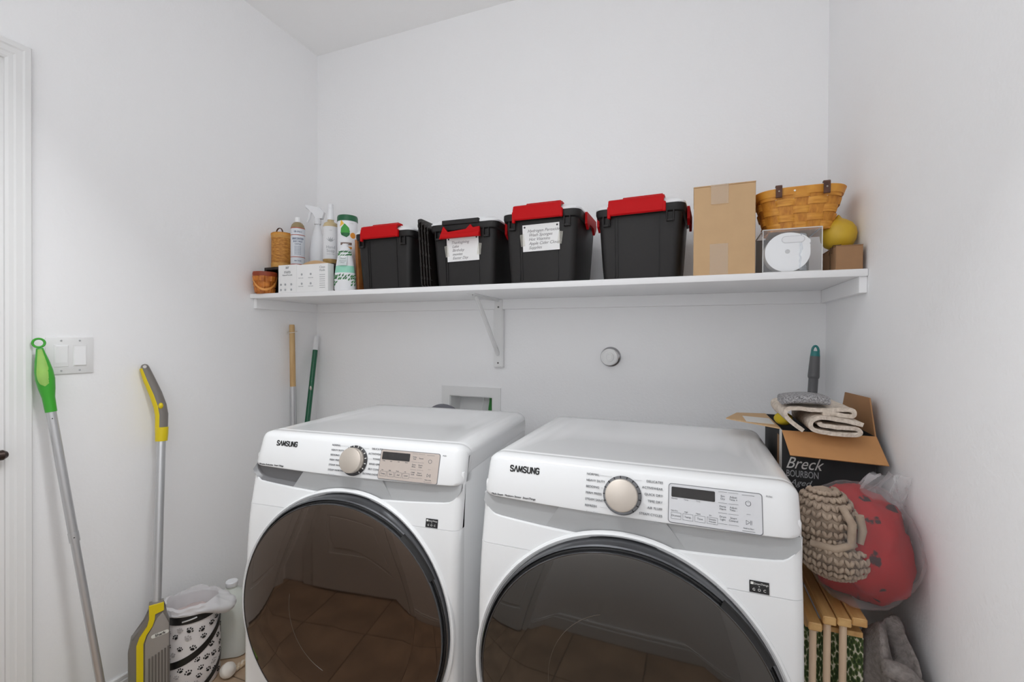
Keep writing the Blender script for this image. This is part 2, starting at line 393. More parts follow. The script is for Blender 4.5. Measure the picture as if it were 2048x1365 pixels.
def machine(name, label, loc, rz, glass, panel_rgb, is_washer):
    t = thing(name, label, 'washing machine' if is_washer else 'clothes dryer', loc, rz)
    DEP = 0.625; TOP = 0.995
    xsamp = [0, 0.06, 0.12, 0.18, 0.24, 0.28, 0.295, 0.303, 0.310, 0.316, 0.321, 0.325, 0.3275, HW]
    xsamp = [-v for v in reversed(xsamp[1:])] + xsamp
    rr = 0.034
    def inset(x):
        e = max(0.0, (abs(x) - (HW - rr)) / rr)
        return rr * (1 - math.sqrt(max(0.0, 1 - e * e)))
    # cabinet
    b = MB(); b.bb(-HW, HW, 0.032, DEP, 0.02, 0.935, 0.008, 2); b.bb(-HW + 0.016, HW - 0.016, 0.007, 0.05, 0.09, 0.803); b.build('cabinet', M_ENAMEL, t)
    # console fascia
    lipz = lambda x: 0.893 + 0.007 * (abs(x) / HW) ** 2
    prof = [(0.034, 0.0, 'l'), (0.021, 0.0005, 'l'), (0.0165, 0.004, 'l'), (0.0165, 0.010, 'l'), (0.038, 0.980, 'f'), (0.043, 0.988, 'f'), (0.052, 0.9935, 'f'), (0.064, TOP, 'f'), (0.078, TOP, 'f'), (0.080, TOP - 0.0015, 'f')]
    rows = []
    for x in xsamp:
        d = inset(x); row = []
        for y, z, k in prof:
            if k == 'l': row.append((x, y + d * 0.8, lipz(x) + z + d * 0.15))
            else: row.append((x, y + d * (0.8 if y < 0.05 else 0.3), z - d * (0.55 if y < 0.05 else 0.8)))
        row.append((x, 0.080, 0.9)); rows.append(row)
    c = MB(); vv = c.grid(rows); c.cap(vv[0]); c.cap(vv[-1]); c.build('console', M_ENAMEL, t, smooth=50)
    # top lid
    rows = []
    for x in xsamp:
        d = inset(x) * 0.8
        ins = 0.0012 if abs(x) < 0.27 else 0.0
        rows.append([(x, 0.0805, 0.926), (x, 0.0805, TOP - 0.0015 - d), (x, 0.084, TOP - d), (x, 0.098, TOP - d), (x, 0.100, TOP - d - ins), (x, DEP - 0.05, TOP - d - ins), (x, DEP - 0.047, TOP - d),
                     (x, DEP - 0.014, TOP - d), (x, DEP - 0.004, TOP - 0.004 - d), (x, DEP, TOP - 0.014 - d), (x, DEP, 0.926)])
    c = MB(); vv = c.grid(rows, closed_v=True); c.cap(vv[0]); c.cap(vv[-1]); c.build('top_lid', M_ENAMEL, t, smooth=40)
    # grey band below the console (handle recess)
    bandb = lambda x: 0.843 + 0.018 * (abs(x) / HW) ** 2 + 0.040 * max(0.0, (abs(x) / HW - 0.86) / 0.14) ** 2.6
    def band(x0, x1, y, mt, nm, slope=0.0, n=10):
        q = MB(); rws = []
        for i in range(n + 1):
            u = i / n; xt = x0[0] + (x1[0] - x0[0]) * u; xb = x0[1] + (x1[1] - x0[1]) * u
            rws.append([(xb, y + slope, bandb(xb) - 0.004), (xt, y, lipz(xt) + 0.004), (xt, 0.034, lipz(xt) + 0.004), (xb, 0.034, bandb(xb) - 0.004)])
        v_ = q.grid(rws, closed_v=True); q.cap(v_[0]); q.cap(v_[-1]); return q.build(nm, mt, t)
    e = HW - 0.004
    if is_washer:
        q = MB(); q.bb(-e, -0.13, 0.0318, 0.0335, 0.84, 0.9); q.build('drawer_recess', M_HOLE, t)  # flat dark plate; the shade of a deep recess is put into its colour
        rws = []
        for i in range(9):
            x = -e + (e - 0.16) * i / 8
            rws.append([(x, 0.014, bandb(x) - 0.003), (x, 0.030, bandb(x) + 0.012), (x, 0.0315, lipz(x))])
        q = MB(); q.grid(rws); q.build('drawer_handle', mat('drawer_shade_grey', (108, 108, 110), 0.35), t)  # darker than the band grey: recess shade painted into the plastic
        band((-0.150, -0.19), (0.10, 0.135), 0.0185, M_GREY, 'trim_band', 0.0)
        band((0.10, 0.135), (e, e), 0.026, M_GREY, 'band_recess', -0.009)
    else:
        band((-e, -e), (-0.140, -0.175), 0.026, M_GREY, 'band_recess', -0.009)
        band((-0.140, -0.175), (0.085, 0.13), 0.0185, M_GREY, 'trim_band', 0.0)
        band((0.085, 0.13), (e, e), 0.026, M_GREY, 'band_recess', -0.009)
    # front panels
    fy = lambda z: 0.0 + (0.014 * max(0, (z - 0.795) / 0.07)) - 0.020 * (1 - math.exp(-max(0, 0.795 - z) / 0.12))
    def fpanel(zfun_top, z0, nm, nz=14):
        rws = []; r2 = 0.022
        for x in xsamp:
            ee = max(0.0, (abs(x) - (HW - r2)) / r2); d = r2 * (1 - math.sqrt(max(0, 1 - ee * ee)))
            zt = zfun_top(x); row = []
            for j in range(nz + 1):
                z = z0 + (zt - z0) * j / nz; row.append((x, fy(z) + d, z))
            row.append((x, fy(zt) + 0.004 + d, zt + 0.0015)); row.append((x, 0.0315 + 0.001, zt + 0.0015)); row.append((x, 0.0325, z0))
            rws.append(row)
        q = MB(); v_ = q.grid(rws, closed_v=True); q.cap(v_[0]); q.cap(v_[-1]); return q.build(nm, M_ENAMEL, t)
    fpanel(bandb, 0.7965, 'upper_front_panel', 6)
    fpanel(lambda x: 0.795, 0.09, 'lower_front_panel', 24)
    MB().bb(-HW + 0.01, HW - 0.01, 0.004, 0.05, 0.02, 0.0885, 0.006, 2).build('toe_panel', M_ENAMEL, t)
    for fx in (-HW + 0.05, HW - 0.05):
        for fyy in (0.07, DEP - 0.06):
            MB().lathe([(0.022, 0), (0.022, 0.008), (0.01, 0.012), (0.01, 0.021)], 16).build('foot', M_BLACK, t, loc=(fx, fyy, 0))
    # door
    DX, DZc = 0.0, 0.538
    RD = Matrix.Translation((DX, 0, DZc)) @ Matrix.Rotation(PI / 2, 4, 'X')   # +Z(local lathe) -> -Y
    rows = []
    for k in range(96):
        a = 2 * PI * k / 96; row = []
        for r_, pr_ in ((0.3268, -0.002), (0.3255, 0.004), (0.3215, 0.0065), (0.3175, 0.004), (0.3145, -0.006)):
            z = DZc + r_ * math.sin(a); row.append((DX + r_ * math.cos(a), fy(z) - pr_, z))
        rows.append(row)
    q = MB(); q.grid(rows, closed_u=True); q.build('door_surround', M_ENAMEL, t)
    MB().lathe([(0.3142, -0.012), (0.3142, 0.018), (0.3125, 0.024), (0.3095, 0.026), (0.308, 0.024)], 96, mx=RD, cap0=True, cap1=False).build('door_bezel', M_RINGD, t)
    MB().lathe([(0.3082, 0.0245), (0.3060, 0.022), (0.3030, 0.024), (0.3015, 0.032)], 96, mx=RD, cap0=False, cap1=False).build('door_gasket', M_BLACK, t)
    MB().lathe([(0.3022, 0.028), (0.3028, 0.036), (0.3018, 0.0385), (0.3000, 0.038), (0.2998, 0.034)], 96, mx=RD, cap0=False, cap1=False).build('glass_rim', M_RINGD, t)
    MB().lathe([(0.2998, 0.030), (0.2998, 0.0372), (0.298, 0.0382), (0.20, 0.0402), (0.10, 0.0414), (0, 0.0418)], 96, mx=RD, cap0=True, cap1=False).build('door_glass', glass, t, smooth=60)
    mwr = mat('glass_mark', (84, 76, 68), 0.25)
    a0, a1 = (R(170), R(250)) if is_washer else (R(110), R(215))
    pts = [(DX + 0.165 * math.cos(a0 + (a1 - a0) * k / 24) + 0.02, -0.0408, DZc + 0.165 * math.sin(a0 + (a1 - a0) * k / 24) + 0.02) for k in range(25)]
    q = MB(); q.tube(pts, 0.0006, 6); q.build('window_ring', mwr, t)
    if True:  # grip notch in the bezel, upper right
        q = MB(); a0, a1 = R(28), R(52)
        rws = []
        for k in range(13):
            a = a0 + (a1 - a0) * k / 12; ca, sa = math.cos(a), math.sin(a)
            rws.append([(DX + r_ * ca, -y_, DZc + r_ * sa) for r_, y_ in ((0.3020, 0.0372), (0.3085, 0.0275), (0.3140, 0.0262))])
        q.grid(rws); q.build('door_grip', M_BLACK, t)
    # console details on the sloped face
    F = frame((0, 0.0267, 0.941), (1, 0, 0), (0, 0.0215, 0.075))
    Ft = F @ Matrix.Translation((0, 0, 0.0009))
    kx = -0.003 if not is_washer else 0.010
    dl = MB().lathe([(0.040, 0.0002), (0.040, 0.004), (0.038, 0.006), (0.034, 0.006)], 40, mx=F @ Matrix.Translation((kx, -0.002, 0)), cap0=True, cap1=True).build('dial_ring', M_DIALR if not is_washer else mat('dial_ring_dark', (70, 70, 72), 0.3, metal=0.4), t)
    q = MB()
    for k in range(13):
        a = R(-50 + k * 21)
        q.box((0.0375, 0, 0.006), (0.005, 0.002, 0.0008), mx=F @ Matrix.Translation((kx, -0.002, 0)) @ Matrix.Rotation(a, 4, 'Z'))
    q.build('dial_marks', M_WINK if is_washer else M_INK, dl, smooth=0)
    MB().lathe([(0.0335, 0.005), (0.0335, 0.020), (0.0325, 0.0225), (0.030, 0.0235), (0, 0.0238)], 40, mx=F @ Matrix.Translation((kx, -0.002, 0)), cap1=False).build('dial', M_DIAL, t)
    # display panel
    px0, px1, pz0, pz1 = (0.090, 0.262, -0.042, 0.035)
    if is_washer: px0, px1 = (0.088, 0.262)
    pm = mat('panel_' + name, panel_rgb, 0.3, metal=0.35 if is_washer else 0.1)
    edge = mat('panel_edge', (125, 126, 130), 0.4, metal=0.5)
    cx, cz = (px0 + px1) / 2, (pz0 + pz1) / 2
    def rrect(w_, h_, r_, n=5):
        pts = []
        for qx, qy, a in ((1, 1, 0), (-1, 1, 90), (-1, -1, 180), (1, -1, 270)):
            for k in range(n + 1):
                an = R(a + 90 * k / n); pts.append((qx * (w_ / 2 - r_) + r_ * math.cos(an), qy * (h_ / 2 - r_) + r_ * math.sin(an)))
        return pts
    Fp = F @ Matrix.Translation((cx, cz, 0))
    MB().prism(rrect(px1 - px0, pz1 - pz0, 0.006), -0.001, 0.0009, 'Z', mx=Fp).build('panel_edge', edge, t)
    pn = MB().prism(rrect(px1 - px0 - 0.003, pz1 - pz0 - 0.003, 0.005), -0.001, 0.0014, 'Z', mx=Fp).build('display_panel', pm, t)
    MB().prism([(a + px0 + 0.044 - cx + 0.003, b_ + 0.022) for a, b_ in rrect(0.082, 0.020, 0.002)], 0.001, 0.0021, 'Z', mx=Fp).build('display_screen', mat('screen_glass', (46, 44, 44), 0.12), pn)
    q = MB()
    def line(x0, x1, z, th=0.0005): q.box(((x0 + x1) / 2 - cx, z, 0.0016), (abs(x1 - x0), th, 0.0004), mx=Fp)
    for z in (0.033, 0.012, -0.007, -0.027):
        line(px0 + 0.094, px0 + 0.110, z); line(px0 + 0.112, px0 + 0.130, z)
    line(px0 + 0.136, px0 + 0.158, 0.032, 0.0007); line(px0 + 0.136, px0 + 0.158, -0.034, 0.0007); line(px0 + 0.144, px0 + 0.151, -0.003)
    for k in range(4):
        x0 = px0 + 0.006 + k * 0.0225
        line(x0, x0 + 0.019, -0.018); line(x0, x0 + 0.019, -0.030)
        for xx in (x0, x0 + 0.019): q.box((xx - cx, -0.024, 0.0016), (0.0005, 0.0122, 0.0004), mx=Fp)
    # power and play symbols
    for k in range(28):
        a = R(120 + k * 300 / 27); q.box((px0 + 0.147 - cx + 0.0045 * math.cos(a), 0.017 + 0.0045 * math.sin(a), 0.0016), (0.0009, 0.0011, 0.0004), mx=Fp)
    q.box((px0 + 0.147 - cx, 0.0205, 0.0016), (0.0007, 0.0045, 0.0004), mx=Fp)
    for dx in (0.0035, 0.0055): q.box((px0 + 0.147 - cx + dx, -0.018, 0.0016), (0.0007, 0.008, 0.0004), mx=Fp)
    for a, b_ in (((-0.004, -0.022), (-0.004, -0.014)), ((-0.004, -0.014), (0.002, -0.018)), ((0.002, -0.018), (-0.004, -0.022))):
        L = math.hypot(b_[0] - a[0], b_[1] - a[1]); an = math.atan2(b_[1] - a[1], b_[0] - a[0])
        q.box((0, 0, 0), (L, 0.0007, 0.0004), mx=Fp @ Matrix.Translation((px0 + 0.147 - cx + (a[0] + b_[0]) / 2, (a[1] + b_[1]) / 2, 0.0016)) @ Matrix.Rotation(an, 4, 'Z'))
    q.build('panel_marks', M_GINK, pn, smooth=0)['kind'] = 'stuff'
    X = px0 - cx
    if is_washer:
        lab = ['Temp', 'Spin', 'Soil', 'Rinse']; sm = ['Delay\nEnd', 'Steam', 'Extra\nRinse', 'Smart\nCare', 'Child\nLock', 'Smart\nControl']
        low = ['Temp.', 'Spin', 'Soil', 'Level']
    else:
        lab = ['Dryness', 'Temp.', 'Time', '']; sm = ['Eco\nDry', 'Adjust\nTime +', 'Damp\nAlarm', 'Adjust\nTime -', 'Drum\nLight', 'Smart\nControl']
        low = ['Dryness', 'Temp.', 'Time', 'Wrinkle\nPrevent']
    it = []
    for k in range(4):
        it.append((low[k], 0.0052 if '\n' not in low[k] else 0.0042, X + 0.0155 + k * 0.0225, -0.024))
        it.append((lab[k], 0.0036, X + 0.012 + k * 0.0225, 0.009)); it.append((('Very Dry', 'High', 'Heavy', 'On')[k] if not is_washer else ('Hot', 'High', 'Heavy', 'On')[k], 0.0036, X + 0.012 + k * 0.0225, -0.0145))
    for k, s_ in enumerate(sm): it.append((s_, 0.0050, X + 0.102 + (k % 2) * 0.019, 0.0225 - (k // 2) * 0.0195))
    it.append(('Hold to Start', 0.0034, X + 0.147, -0.029))
    text_bm(it, 0.0003, Fp @ Matrix.Translation((0, 0, 0.0016))).build('panel_lettering', M_GINK, pn, smooth=0)['kind'] = 'stuff'
    # brand, cycle names
    stroke_text('SAMSUNG', 0.0128, 0.0099, -0.264 if not is_washer else -0.257, 0.020, Ft, 0.21).build('brand_lettering', M_INK, t, smooth=0)
    tag_l = 'Multi-Steam  Moisture Sensor  SmartThings' if not is_washer else 'Vibration Reduction  Smart Things'
    text_bm([(tag_l, 0.0062, -0.305, -0.036, 'LEFT', 0.15)], 0.0003, Ft).build('feature_lettering', M_INK, t, smooth=0)
    if is_washer:
        Lw = ['NORMAL', 'HEAVY DUTY', 'BEDDING', 'PERM PRESS', 'STEAM WHITES', 'STEAM NORMAL']; Rw = ['DELICATES', 'ACTIVEWEAR', 'TOWELS', 'RINSE+SPIN', 'SELF CLEAN', 'DOWNLOADED']
    else:
        Lw = ['NORMAL', 'HEAVY DUTY', 'BEDDING', 'PERM PRESS', 'STEAM SANITIZE', 'REFRESH']; Rw = ['DELICATES', 'ACTIVEWEAR', 'QUICK DRY', 'TIME DRY', 'AIR FLUFF', 'STEAM CYCLES']
    it = []; q = MB()
    for k in range(6):
        z = 0.034 - k * 0.0132
        it.append((Lw[k], 0.0068, kx - 0.079, z, 'LEFT')); it.append((Rw[k], 0.0068, kx + 0.082, z - 0.001, 'RIGHT'))
        rr_ = math.sqrt(max(0.0001, 0.043 ** 2 - (z + 0.002) ** 2))
        x0 = kx - 0.079 + 0.0045 * len(Lw[k]) * 1.05
        if kx - rr_ - x0 > 0.004: q.box(((x0 + kx - rr_) / 2, z, 0.0002), (kx - rr_ - x0, 0.0004, 0.0004), mx=Ft)
        x1 = kx + 0.082 - 0.0045 * len(Rw[k]) * 1.05
        if x1 - kx - rr_ > 0.004: q.box(((x1 + kx + rr_) / 2, z - 0.001, 0.0002), (x1 - kx - rr_, 0.0004, 0.0004), mx=Ft)
    text_bm(it, 0.0003, Ft).build('cycle_lettering', M_GINK, t, smooth=0)['kind'] = 'stuff'
    q.build('cycle_lines', M_LINK, t, smooth=0)['kind'] = 'stuff'
    text_bm([('Smart Care', 0.0055, kx - 0.075, -0.045, 'LEFT')] + ([('Manual Dry', 0.0062, kx + 0.078, -0.0465, 'RIGHT')] if not is_washer else []) + [('PUSH', 0.0045, 0.268, 0.031, 'LEFT')], 0.0003, Ft).build('small_lettering', M_LINK, t, smooth=0)['kind'] = 'stuff'
    # sticker
    S = frame((0.254, fy(0.806) - 0.0006, 0.806 if not is_washer else 0.812), (1, 0, 0), (0, -0.01 + 0.01 + 0.19, 1))
    S = frame((0.254, fy(0.808) - 0.001, 0.808), (1, 0, 0), (0, 0.19, 1))
    stk = MB().box((0, 0, 0), (0.033, 0.021, 0.0006), mx=S).build('sticker', M_INK, t, smooth=0)
    q = text_bm([('SmartThings', 0.0047, -0.0085, 0.0055, 'LEFT'), ('+', 0.005, 0, 0.001), ('G', 0.0065, -0.009, -0.005), ('O', 0.0065, 0, -0.005), ('C', 0.0065, 0.009, -0.005)], 0.0002, S @ Matrix.Translation((0, 0, 0.0005)))
    q.box((-0.012, 0.006, 0.0005), (0.005, 0.0045, 0.0003), mx=S); q.build('sticker_print', M_WINK, stk, smooth=0)
    return t
def glass_mat(name, base, tint):
    m = mat(name, base, 0.035, ior=1.95, spec=0.5)
    b = m.node_tree.nodes['Principled BSDF']; b.inputs['Specular Tint'].default_value = lin(tint)
    return m
washer = machine('washing_machine', 'white front-load washer with tinted round door, left of the dryer', (-0.848, 0.957, 0), R(4.6),
                 glass_mat('washer_door_glass', (22, 17, 14), (255, 226, 205)), (196, 184, 176), True)
dryer = machine('clothes_dryer', 'white front-load dryer with tinted round door, right of the washer', (-0.125, 0.957, 0), R(-0.4),
                glass_mat('dryer_door_glass', (20, 19, 18), (250, 244, 238)), (212, 213, 216), False)
# grey hose behind the washer
hs = MB(); hs.tube([(-0.905, 1.74, 0.012), (-0.905, 1.74, 0.4), (-0.905, 1.74, 0.8)] + [(-1.0 + 0.095 * math.cos(PI * k / 20), 1.74, 0.868 + 0.098 * math.sin(PI * k / 20)) for k in range(21)] + [(-1.095, 1.74, 0.8), (-1.095, 1.70, 0.5)], 0.016, 12)
ho = hs.build('drain_hose', mat('grey_rubber', (108, 108, 116), 0.6), None)
tag(ho, 'grey ribbed hose arching up behind the washer', 'hose')

# ------------------------------------------------------------------ storage bins on the shelf
def make_bin(name, label, loc, rz, hs=1.0, latch_open=False, note=None, group='black storage bins with red latches'):
    t = thing(name, label, 'storage bin', loc, rz, group)
    H = 0.232 * hs; bw, bd, tw, td = 0.118, 0.125, 0.139, 0.148
    def rr(hw, hd, r, n=5, cy=0.0):
        pts = []
        for qx, qy, a in ((1, 1, 0), (-1, 1, 90), (-1, -1, 180), (1, -1, 270)):
            for k in range(n + 1):
                an = R(a + 90 * k / n); pts.append((qx * (hw - r) + r * math.cos(an), qy * (hd - r) + r * math.sin(an)))
        return pts
    CYc = 0.15
    def loft(levels, closed=True):
        q = MB(); rows = [[(x, y + CYc, z) for x, y in rr(hw, hd, r)] for hw, hd, r, z in levels]
        v = q.grid(rows, closed_v=True)
        if closed: q.cap(v[0], True); q.cap(v[-1])
        return q
    body = loft([(bw - 0.006, bd - 0.006, 0.02, 0), (bw, bd, 0.022, 0.004), (bw + 0.004, bd + 0.004, 0.022, 0.05), (tw - 0.008, td - 0.008, 0.024, H - 0.035), (tw - 0.008, td - 0.008, 0.024, H - 0.02)]).build('tub', M_BIN, t)
    loft([(tw - 0.010, td - 0.010, 0.024, H - 0.026), (tw, td, 0.028, H - 0.022), (tw + 0.003, td + 0.003, 0.03, H - 0.012), (tw + 0.003, td + 0.003, 0.03, H), (tw - 0.004, td - 0.004, 0.028, H + 0.002)]).build('rim', M_BIN, t)
    loft([(tw + 0.002, td + 0.002, 0.03, H + 0.001), (tw + 0.003, td + 0.003, 0.03, H + 0.006), (tw - 0.004, td - 0.004, 0.03, H + 0.014), (tw - 0.012, td - 0.012, 0.03, H + 0.016), (tw - 0.018, td - 0.018, 0.03, H + 0.023), (tw - 0.03, td - 0.03, 0.03, H + 0.025)]).build('lid', M_LID, t)
    fyb = lambda z: CYc - bd - 0.004 - (td - bd - 0.012) * (z - 0.05) / (H - 0.085)    # front face y at height z
    for x in (-0.076, -0.067, 0.064):      # vertical ridges that edge the centre panel
        q = MB(); q.prism([(fyb(0.012) + 0.002, 0.008), (fyb(0.012) - 0.0025, 0.012), (fyb(H - 0.03) - 0.0025, H - 0.03), (fyb(H - 0.03) + 0.002, H - 0.03)], x - 0.0012, x + 0.0012, 'X')
        q.build('ridge', M_BIN, t, smooth=0)
    for x in (-0.102, 0.098):      # latch hooks
        q = MB(); yy = fyb(H - 0.04) - 0.004
        q.bb(x - 0.012, x - 0.008, yy - 0.006, yy + 0.006, H - 0.056, H - 0.022, 0.001, 1); q.bb(x + 0.008, x + 0.012, yy - 0.006, yy + 0.006, H - 0.056, H - 0.022, 0.001, 1)
        q.bb(x - 0.008, x + 0.008, yy - 0.006, yy + 0.004, H - 0.056, H - 0.048, 0.001, 1); q.build('latch_hook', M_BIN, t)
    # red latch on the front
    def latch(par):
        y0 = CYc - td
        if not latch_open:
            pr = [(y0 + 0.030, H + 0.030), (y0 + 0.004, H + 0.030), (y0 - 0.010, H + 0.024), (y0 - 0.016, H + 0.008), (y0 - 0.016, H - 0.022), (y0 - 0.011, H - 0.026), (y0 - 0.008, H - 0.022), (y0 - 0.008, H + 0.006), (y0 - 0.002, H + 0.018), (y0 + 0.006, H + 0.022), (y0 + 0.030, H + 0.024)]
            q = MB(); q.prism(pr, -0.093, 0.080, 'X'); q.bb(-0.050, 0.076, y0 + 0.004, y0 + 0.034, H + 0.028, H + 0.034, 0.002, 1)
            q.bb(-0.096, -0.086, y0 - 0.0165, y0 - 0.004, H - 0.034, H + 0.004, 0.002, 1); q.bb(0.076, 0.086, y0 - 0.0165, y0 - 0.004, H - 0.026, H + 0.004, 0.002, 1)
        else:
            q = MB()
            q.prism([(-0.088, -0.052), (-0.070, -0.006), (-0.052, -0.028), (0.024, -0.022), (0.042, -0.006), (0.052, -0.018), (0.078, -0.016), (0.080, -0.050)], y0 - 0.016, y0 - 0.008, 'Y', mx=Matrix.Translation((0, 0, H - 0.004)))
            q.bb(-0.080, 0.080, y0 - 0.024, y0 - 0.016, H - 0.056, H - 0.040, 0.002, 1)
            q.bb(-0.075, 0.068, y0 - 0.012, y0 + 0.004, H - 0.02, H + 0.006, 0.002, 1) if False else None
        return q.build('latch', M_RED, par, smooth=30)
    latch(t)
    if latch_open: MB().bb(-0.080, 0.072, CYc - td - 0.010, CYc - td + 0.010, H - 0.004, H + 0.014, 0.002, 1).build('rim_clip', M_BIN, t)
    for s_ in (-1, 1):     # red carry handles at the sides
        x0 = s_ * (tw + 0.003)
        q = MB()
        q.prism([(CYc - 0.075, H + 0.004), (CYc + 0.075, H + 0.004), (CYc + 0.075, H - 0.03), (CYc + 0.05, H - 0.052), (CYc + 0.03, H - 0.03), (CYc - 0.03, H - 0.03), (CYc - 0.05, H - 0.052), (CYc - 0.075, H - 0.036)], x0 + s_ * 0.001, x0 + s_ * 0.009, 'X')
        q.build('side_latch', M_RED, t, smooth=0)
    if note:
        zc, hw, hh = note[0], note[1], note[2]
        sl = Vector((0, fyb(0.2) - fyb(0.1), 0.1)).normalized()
        S = frame((note[3], fyb(zc) - 0.0042, zc), (1, 0, 0), sl) @ Matrix.Rotation(R(note[4]), 4, 'Z')
        card = MB().box((0, 0, 0), (hw * 2, hh * 2, 0.0006), mx=S).build('note_card', M_PAPER, t, smooth=0)
        for dx, rr_ in ((-hw - 0.001, 6), (hw + 0.002, -9)):
            MB().box((0, 0, 0), (0.015, 0.042, 0.0003), mx=S @ Matrix.Translation((dx, -0.006, 0.0006)) @ Matrix.Rotation(R(rr_), 4, 'Z')).build('tape', mat('clear_tape', (225, 222, 210), 0.15, alpha=0.22), card, smooth=0)
        for dx in (-hw + 0.008, hw - 0.008):
            MB().lathe([(0.0034, 0), (0.0028, 0.0012), (0, 0.0016)], 10, mx=S @ Matrix.Translation((dx, hh - 0.008, 0.0003)), cap1=False).build('pin', M_INK, card)
        text_bm([(s_, 0.0145, -hw + 0.018 + (0.004 if i else 0), hh - 0.022 - i * (2 * hh - 0.02) / 5.0, 'LEFT', 0.35) for i, s_ in enumerate(note[5])], 0.0002, S @ Matrix.Translation((0, 0, 0.0005))).build('handwriting', mat('pencil', (128, 124, 126), 0.7), card, smooth=0)
    return t
YBF = 0.002
make_bin('storage_bin', 'black bin with closed red latch and no note, beside the wooden board', (-1.150, 1.500, ZS), 0, 0.99)
make_bin('storage_bin', 'black bin with hanging open red latch and small white note card', (-0.785, 1.493, ZS), R(0.5), 1.0, True,
         (0.140, 0.066, 0.046, 0.000, 1.0, ['Thanksgiving', 'Lake', 'Birthday', 'movies', 'Easter Day']))
make_bin('storage_bin', 'black bin with closed red latch and large handwritten white note', (-0.480, 1.481, ZS), R(-1.0), 1.045, False,
         (0.156, 0.067, 0.046, 0.004, 0.5, ['Hydrogen Peroxide', 'Wash Sponges', 'Hot Vitamins', 'Apple Cider Cloud?', 'Supplies']))
make_bin('storage_bin', 'black bin with closed red latch and no note, beside the tall cardboard box', (-0.152, 1.494, ZS), R(-3.2), 1.0)

# black folded racks between the first two bins
M_RACK = mat('glossy_black_metal', (40, 36, 34), 0.2, metal=0.4)
def rack_mesh():
    q = MB(); W, Hh = 0.22, 0.268
    pts = []
    for qx, qy, a in ((1, 1, 0), (-1, 1, 90), (-1, -1, 180), (1, -1, 270)):
        for k in range(7):
            an = R(a + 15 * k); pts.append((qx * (W / 2 - 0.03) + 0.03 * math.cos(an) + W / 2, qy * (Hh / 2 - 0.012) + 0.012 * math.sin(an) + Hh / 2))
    q.prism(pts, -0.0026, 0.0026, 'X', bev=0.0016)
    for k in range(5):
        q.bb(-0.0042, 0.0042, 0.0, 0.014, 0.03 + 0.05 * k, 0.042 + 0.05 * k, 0.001, 1)
    return q
r0 = rack_mesh().build('cooling_rack', M_RACK, None)
tag(r0, 'x', 'rack', 'black racks leaning between bins')
names_r = ['black plastic rack, nearest the plain bin of four leaning between bins', 'black plastic rack, second from the plain bin of four leaning together',
           'black plastic rack, third from the plain bin of four leaning together', 'black plastic rack, nearest the bin with the open latch']
for i in range(4):
    r_ = r0 if i == 0 else r0.copy()
    if i: COL.objects.link(r_)
    r_['label'] = names_r[i]
    r_.location = (-0.9515 + i * 0.0088, 1.486 + i * 0.006, ZS + 0.0006); r_.scale = (1, 1, 1.0 - 0.035 * i); r_.rotation_euler = (0, R(-4.0), 0)

# ------------------------------------------------------------------ left end of the shelf
M_ESP = mat('dark_espresso_wood', (44, 36, 32), 0.5, var=0.2, vscale=20)
rs = thing('shelf_riser', 'dark brown open-front riser box at the left end of the shelf', 'riser', (-1.650, 1.552, ZS))
MB().bb(-0.205, 0.205, 0, 0.27, 0.118, 0.130, 0.001, 1).build('top_board', M_ESP, rs)
MB().bb(-0.205, -0.193, 0, 0.27, 0, 0.118, 0.001, 1).build('side_board', M_ESP, rs); MB().bb(0.193, 0.205, 0, 0.27, 0, 0.118, 0.001, 1).build('side_board', M_ESP, rs)
MB().bb(-0.193, 0.193, 0.262, 0.27, 0, 0.118).build('back_board', M_ESP, rs)
ZR = ZS + 0.130
# white carton
ct = thing('carton', 'white printed carton with torn kraft top in front of the riser', 'carton', (-1.545, 1.482, ZS))
MB().bb(-0.142, -0.034, 0, 0.034, 0, 0.121, 0.001, 1).build('panel', M_PAPER, ct)
MB().bb(-0.0338, 0.138, -0.001, 0.034, 0, 0.117, 0.001, 1).build('panel', M_PAPER, ct)
q = MB(); q.prism([(-0.06 + 0.19 * u, 0.113 + 0.026 * math.sin(PI * min(1, 0.06 + u * 0.94))) for u in [k / 14 for k in range(15)]] + [(0.13, 0.09), (-0.06, 0.09)], 0.0345, 0.0358, 'Y'); q.build('torn_flap', M_KRAFT, ct)
q = text_bm([('air\nmats', 0.020, -0.088, 0.100), ('Natural Formula', 0.0085, -0.088, 0.076), ('Clean\nFluids', 0.013, 0.108, 0.095)] + [('fresh scent', 0.006, x, z) for x in (-0.01, 0.045) for z in (0.06, 0.024)] + [('x' * 10, 0.006, 0.108, 0.07 - 0.009 * k) for k in range(7)], 0.0003, FRONT(0, -0.0012, 0))
for x in (-0.125, -0.10, -0.065, -0.005, 0.045):
    for z in (0.035, 0.075 if x > -0.03 else 0.012): q.lathe([(0.005, 0), (0.005, 0.0004)], 12, mx=FRONT(x, -0.0012, z), cap0=False)
q.build('carton_print', M_LINK, ct, smooth=0)

